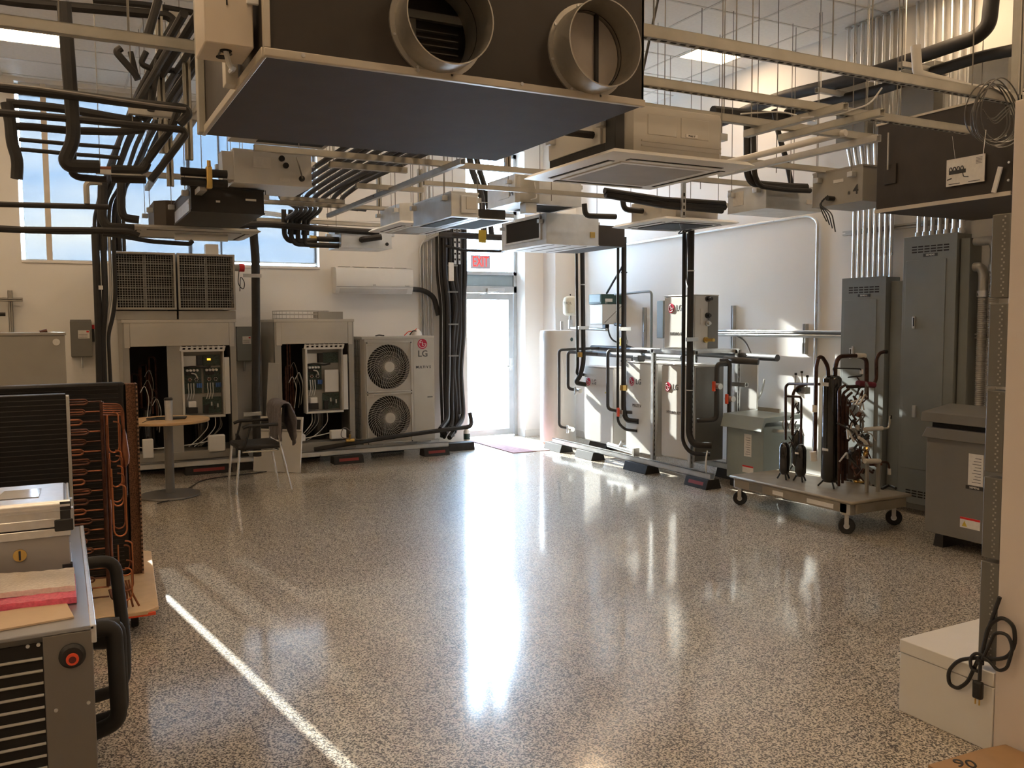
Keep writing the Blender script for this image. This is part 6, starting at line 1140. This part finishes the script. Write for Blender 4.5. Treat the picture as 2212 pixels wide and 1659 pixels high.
for i, (px, r, yy) in enumerate((([(262, 104), (250, 112), (292, 160), (298, 172)], .02, 5.4), ([(282, 112), (295, 165)], .016, 5.5), ([(316, 112), (303, 138), (325, 148), (400, 155)], .017, 5.5), ([(342, 0), (318, 82), (330, 95)], .024, 5.3), ([(345, 118), (330, 190), (326, 240)], .02, 5.3))):
    ip(px, r, ('bent black pipe with a long sloping leg under the beam', 'short straight black pipe under the beam', 'black pipe with a double elbow under the beam', 'slanting black pipe coming down from the ceiling', 'slanting black pipe below the beam')[i], 'bent pipes under the left beam', 'Y', yy)
for i, (px, yy) in enumerate((([(342, 20), (342, 330)], 5.6), ([(404, 195), (404, 345)], 5.3), ([(365, 300), (365, 402)], 6.2))):
    a = P(*px[0], 'Y', yy); b_ = P(*px[1], 'Y', yy); tag(MB().channel((a.x, yy, b_.z), (a.x, yy, ZC if i == 0 else a.z+.2), up=(0, -1, 0)).build('hanger_strut', STRUT), ('tall beige upright strut among the sloping pipes', 'beige upright strut beside the huge ventilator', 'short beige upright strut above the black box unit')[i], 'strut', 'upright hanger struts')
a = P(365, 23, 'Y', 5.7); b_ = P(390, 88, 'Y', 5.7); tag(MB().box(a.x, b_.x, 5.7, 5.78, b_.z, a.z).build('junction_box', STRUT), 'beige junction box near the ceiling beside the pipes', 'electrical box')
# drops to the left of the hoods
for i, (dx, r, m_) in enumerate(((0, .036, FOAM), (.07, .03, FOAM), (.125, .014, GALVD), (.165, .02, FOAM))):
    tag(MB().tube([(.36+dx, 9.6, 2.62-.04*i), (.36+dx, 9.6, 1.95), (.36+dx*.8-.02*(i == 2), 9.62, 1.72), (.36+dx*.5, 9.66, 1.55), (.35+dx*.6, 9.66, 1.0 if i else .9)], r, 9, .12).build('insulated_pipe', m_), ('thick black drop beside the mesh hoods', 'second black drop beside the mesh hoods', 'silver conduit among the drops beside the mesh hoods', 'slim black drop next to the mesh hood')[i], 'pipe', 'drops beside the mesh hoods')
tag(MB().box(.37, .41, 9.55, 9.565, 2.0, 2.04).build('paper_tag', PAPER), 'small white tag on the drops beside the mesh hoods', 'tag')
# the fan of pipes in the middle
for i in range(8):
    x = 1.86+.085*i; w_ = .02*math.sin(i*2.)
    pts = [(x, 5.0, 2.9), (x+w_, 6.0, 2.9), (x-.03, 6.8, 2.875), (x+.03, 7.6, 2.9), (x+.02, 8.4, 2.86), (2.3+.045*i, 9.2, 2.85), (2.26+.05*i, 9.68, 2.8), (2.26+.05*i, 9.72, 2.64)] if i < 6 else [(x, 5.0, 2.9), (x, 6.6, 2.9), (x-.05, 7.4, 2.88), (x+.02, 8.3, 2.86), (x+.2, 8.9, 2.86), (x+.5, 9.0, 2.86)]
    tag(MB().tube(pts, .021, 8, .3).build('insulated_pipe', MATS['grey_foam']), 'grey-black pipe in the fan of pipes over the back units', 'pipe', 'fan of parallel pipes')
for i in range(4):
    x = 2.24+.075*i; tag(MB().tube([(x, 9.66, 2.9), (x, 9.66, 2.62-.03*i), (x+.05, 9.67, 2.56-.03*(i % 2)), (2.6, 9.68, 2.58-.05*(i % 2))], .027, 9, .1).build('insulated_pipe', FOAM), 'black U-bend pipe feeding the small duct unit with brass valves', 'pipe', 'U-bends at the small duct unit')
tag(MB().tube([(1.45, 9.55, 2.62), (1.9, 9.5, 2.72), (2.6, 9.55, 2.70), (3.3, 9.6, 2.69)], .035, 9, .2).build('insulated_pipe', FOAM), 'thick black pipe under the cable-laden strut', 'pipe')
for i in range(4): tag(MB().tube([(1.6, 9.8+.02*i, 2.825), (2.0, 9.83, 2.86+.015*i), (2.5, 9.84+.01*i, 2.825+.01*i), (3.1, 9.84, 2.83), (3.6, 9.85, 2.86)], .006, 5, .2).build('loose_cable', WIREW), 'pale cable lying loose on the strut along the back', 'cable', 'loose cables on the strut')
# right hand overhead lines
RP = 'black pipes near the side wall'
ip([(1560, 262), (1681, 210), (1839, 173), (1970, 128), (2110, 80), (2136, 55), (2145, -30)], .055, 'thickest black pipe sloping along the side wall and turning up', RP, 'X', 6.2, bend=.2, n=12)
ip([(1700, 245), (1775, 225), (1906, 192), (2019, 154), (2120, 122), (2230, 100)], .045, 'second thick black pipe along the side wall', RP, 'X', 6.3, n=12)
ip([(1540, 240), (1640, 250), (1720, 256), (1780, 245)], .05, 'sagging black pipe before the side wall', RP, 'Y', 6.3)
ip([(1614, 250, 'Y', 5.5), (1614, 375, 'Y', 5.5), (1624, 396, 'Y', 5.5), (1690, 402, 'Y', 5.48), (1742, 404, 'Y', 5.48)], .03, 'thicker black pipe of the pair dropping to the slim unit', RP, bend=.12); ip([(1628, 270, 'Y', 5.45), (1629, 375, 'Y', 5.45), (1640, 402, 'Y', 5.45), (1700, 410, 'Y', 5.46), (1750, 412, 'Y', 5.46)], .022, 'thinner black pipe of the pair dropping to the slim unit', RP, bend=.12)
ip([(1672, 236), (1682, 290), (1700, 350), (1710, 402)], .025, 'slanting black pipe behind the slim unit', RP, 'Y', 6.05)
for i, (a, b_) in enumerate((((1306, 412), (1565, 440)), ((1308, 420), (1566, 448)), ((1310, 421), (1560, 455)))): ip([(a[0], a[1]), ((a[0]+b_[0])/2, (a[1]+b_[1])/2+6), b_], .028, 'black pipe running behind the large cassette', 'pipes behind the large cassette', 'Y', 6.2)
ip([(1345, 430), (1348, 452), (1388, 456)], .026, 'black elbow pipe at the duct unit behind the cassette', RP, 'Y', 6.7); ip([(1262, 440), (1264, 466), (1330, 468)], .026, 'black elbow pipe joining the cassettes', RP, 'Y', 7.06)
ip([(1012, 330), (1020, 370), (1040, 420), (1046, 508)], .04, 'black pipe dropping behind the unit numbered 14', 'dark drops behind the numbered unit', 'Y', 9.6); ip([(1026, 330), (1035, 365), (1052, 420), (1062, 508)], .035, 'black pipe leaning behind the unit numbered 14', 'dark drops behind the numbered unit', 'Y', 9.65)
ip([(955, 508, 'Y', 10.7), (985, 508, 'Y', 9.7), (1095, 514, 'Y', 9.6), (1150, 500, 'Y', 8.85)], .04, 'black pipe run above the exit sign', RP); ip([(960, 530, 'Y', 10.72), (1000, 541, 'Y', 10.0), (1085, 543, 'Y', 9.8), (1140, 525, 'Y', 8.83)], .018, 'thin dark cable run above the exit sign', RP)
# pvc condensate line, pipes, braces
tag(MB().tube([P(1978, 98, 'Y', 3.2), P(1982, 160, 'Y', 3.2), P(2092, 190, 'Y', 3.2), P(2240, 214, 'Y', 3.2)], .026, 14, .035).build('pvc_pipe', PVC), 'white PVC condensate pipe with an upright elbow by the hose coil', 'pipe')
tag(MB().tube([(4.3, 5.9, 2.78), (4.35, 4.4, 2.80), (4.4, 3.9, 2.82)], .022, 10).build('pvc_pipe', PVC), 'white PVC pipe lying along the strut cross pieces', 'pipe')
a = P(1475, 0, 'Y', 4.2); b_ = P(1372, 232, 'Y', 4.2)
tag(MB().tube([(a.x+.02, 4.2, ZC), b_], .008, 8).build('brace_rod', FOAM), 'slanting black brace rod beside the huge ventilator', 'rod')
q = P(1450, 78, 'Z', ZC-.01); sd = thing('smoke_detector', 'dark sensor puck with bracket on the ceiling', 'sensor', (q.x, q.y, ZC-.02)); MB().lathe([(.01, -.05), (.07, -.045), (.08, -.01), (.01, 0)], (q.x, q.y, ZC), 20).build('sensor_body', BROWNG, sd); BX('sensor_bracket', BLACK, sd, q.x+.05, q.x+.3, q.y-.02, q.y+.02, ZC-.03, ZC)
q = P(1430, 108, 'Z', ZC); df_ = thing('ceiling_diffuser', 'square white air diffuser in the ceiling beside the light', 'air vent', (q.x, q.y, ZC-.02)); kx = 5.66-2*T0; ky = 5.98+2*T0
BX('diffuser_frame', WHITE, df_, kx+.01, kx+T0-.01, ky+.01, ky+T0-.01, ZC-.012, ZC+.003); BX('diffuser_vane', GRIDW, df_, kx+.1, kx+T0-.1, ky+.1, ky+T0-.1, ZC-.02, ZC-.012)
ch_ = thing('cable_tray', 'high strut shelf carrying the thick black wall pipes', 'strut shelf', (6.2, 4.4, 3.66)); MB().channel((5.95, 4.75, 3.66), (6.5, 4.75, 3.66)).build('shelf_strut', GALVD, ch_); MB().cyl((6.0, 4.75, 3.66), (6.0, 4.75, ZC), .005, 6).build('hanger_rod', GALVD, ch_); MB().channel((6.45, 5.6, 3.66), (5.95, 5.6, 3.66)).build('shelf_strut', GALVD, ch_); MB().cyl((6.0, 5.6, 3.66), (6.0, 5.6, ZC), .005, 6).build('hanger_rod', GALVD, ch_)
for i, px in enumerate(([(1905, 190), (1880, 225), (1800, 250), (1730, 255)], [(1500, 300), (1535, 268), (1560, 250)], [(1760, 262), (1690, 240), (1600, 246)])):
    tag(MB().tube([P(x, y, 'Y', (3.5, 3.95, 3.95)[i]) for x, y in px], .005, 6, .1).build('loose_cable', WIREW if i != 1 else GREYC), ('pale cable looping from the slotted beam', 'grey cable loop at the end of the large cassette', 'thin pale cable crossing the strut beams')[i], 'cable')

# ------------------------------------------------------------------ more overhead detail on the window side
beam((.80, 4.5, 2.92), (.80, 9.0, 2.92), 'galvanised strut running beside the sloping pipe bundle', GALVD)
beam((.40, 5.45, 2.845), (1.2, 5.45, 2.845), 'short trapeze strut under the sloping bundle, with drop pipes', GALVD); beam((.30, 7.4, 2.80), (1.1, 7.4, 2.80), 'short trapeze strut under the sloping bundle, by the black box unit', GALVD)
for x, y in ((.42, 5.45), (1.15, 5.45), (.33, 7.4), (1.07, 7.4)): rod(x, y, 2.8)
ip([(168, 360), (205, 361)], .026, 'short thick black sleeve at the foot of the thick drop', LF, 'Y', 5.02); ip([(205, 362), (240, 363)], .008, 'bare copper link beside the black sleeves', LF, 'Y', 5.02, m=COPPER)
ip([(240, 365), (312, 367), (318, 352)], .022, 'upper short black sleeve right of the copper link', LF, 'Y', 5.02); ip([(240, 386), (315, 388)], .021, 'lower short black sleeve right of the copper link', LF, 'Y', 5.1)
ip([(262, 388), (262, 455), (268, 470), (300, 475)], .034, 'black pipe dropping and bending into the cassette by the hoods', LF, 'Y', 7.9, bend=.12)
ip([(222, 394), (220, 470), (230, 490), (290, 494)], .036, 'thick black pipe elbow beside the window end', LF, 'Y', 7.6, bend=.14)
ip([(385, 236), (372, 275), (300, 372)], .021, 'slim black pipe slanting back under the taped pipe', LF, 'Y', 5.05)
for i, (x, y) in enumerate(((310, 262), (290, 268))): ip([(x, y), (x+14, y-14), (x+40, y-16)], .012, 'short black elbow among the sloping pipes', 'short elbows among the sloping pipes', 'Y', 5.7)
tq = P(330, 246, 'Y', 5.6); tp_ = thing('white_tape_wrap', 'white tape wrapped round a black pipe before the window', 'tape', tq)
for k in range(3): MB().lathe([(.028, 0), (.031, 0), (.031, .022), (.028, .022)], tq+Vector((.03*k, 0, 0)), 12, (1, 0, 0)).build('tape_band', PAPER, tp_)
MB().cyl(tq+Vector((-.05, 0, 0)), tq+Vector((.14, 0, 0)), .027, 10).build('wrapped_pipe', FOAM, tp_)
d = duct(1.14, 1.84, 6.05, 6.6, 2.97, .16, 'cream duct unit half hidden above the huge ventilator', m=CREAM); BX('air_opening', DARK, d, 1.32, 1.8, 6.1, 6.5, 2.966, 2.971, 0)
for k in range(3): MB().tube([(1.80, 6.1+.02*k, 2.98), (1.84, 6.05, 2.94-.01*k), (1.80, 6.0, 2.92), (1.86, 5.99, 2.88+.01*k)], .006, 6, .03).build('loose_wire', BLACK, d)
for i, (x, y, z) in enumerate(((2.1, 8.1, 2.86), (2.5, 7.1, 2.86), (2.05, 6.3, 2.87))):
    tag(MB().channel((x-.25, y, z-.06), (x+.35, y, z-.06), up=(0, 0, 1)).build('strut_beam', STRUT), ('short trapeze strut under the fan of pipes, near the window', 'short trapeze strut under the middle of the fan of pipes', 'short trapeze strut under the fan of pipes, near the ventilator')[i], 'strut beam', 'trapeze struts under the fan of pipes')
    rod(x-.22, y, z-.04); rod(x+.32, y, z-.04)
for i, (x, y) in enumerate(((2.95, 8.55), (3.4, 8.55), (3.1, 5.98))): tag(MB().channel((x, y, 2.84), (x, y, 3.25), up=(0, -1, 0)).build('hanger_strut', STRUT), 'stub of upright strut on a beam over the back units', 'strut', 'upright strut stubs')
# brass clips and ties on the tall drops
for i, (x, y, z) in enumerate(((5.70, 9.02, 2.1), (5.69, 8.13, 2.2), (5.64, 6.9, 2.15), (5.69, 8.13, 1.2), (5.64, 6.9, .95))): tag(MB().lathe([(.0345, 0), (.0365, 0), (.0365, .012), (.0345, .012)], (x, y, z), 12).build('cable_tie', BLACK if i % 2 else WIREW), 'cable tie round a tall black drop', 'cable tie', 'cable ties on the tall drops')

rnd = random.Random(21)
for i in range(14):
    p0 = ap(1690+rnd.random()*60, 890+rnd.random()*110, r3.y+.05*(rnd.random()-.5)); pts = [p0]
    for k in range(3): pts.append(pts[-1]+Vector(((rnd.random()-.5)*.12, (rnd.random()-.5)*.1, (rnd.random()-.5)*.16)))
    for p in pts: p.z = max(p.z, dz+.03); p.x = min(max(p.x, tx0+.05), tx1-.02); p.y = min(max(p.y, ty0+.05), ty1-.05)
    cpipe(pts, .004+.003*rnd.random(), (CP2, BLACK, GALVD)[i % 3], .05, 'refrigerant_tube')
MB().tube([ap(1800, 800, 4.95), ap(1800, 795, 4.95), ap(1860, 797, 4.95), ap(1862, 812, 4.95), ap(1832, 815, 4.95)], .006, 6, .02).build('capillary_loop', BLACK, AS); MB().obox(ap(1861, 803, 4.95), (1, 0, 0), (0, 1, 0), .01, .01, .02).build('clip', PAPER, AS)

a = P(1478, 400, 'Y', 6.15); b_ = P(1478, 470, 'Y', 6.15); sh_ = thing('strap_hanger', 'perforated strap holding the pipes behind the large cassette', 'strap', (a.x, 6.15, b_.z))
MB().box(a.x-.02, a.x+.02, 6.15, 6.172, b_.z, 2.875).box(a.x-.02, a.x+.02, 6.02, 6.172, 2.87, 2.878).build('strap', GALV, sh_); hs_ = MB()
for k in range(4): hs_.box(a.x-.008, a.x+.008, 6.148, 6.151, b_.z+.02+k*.055, b_.z+.05+k*.055)
hs_.build('strap_holes', DARK, sh_)
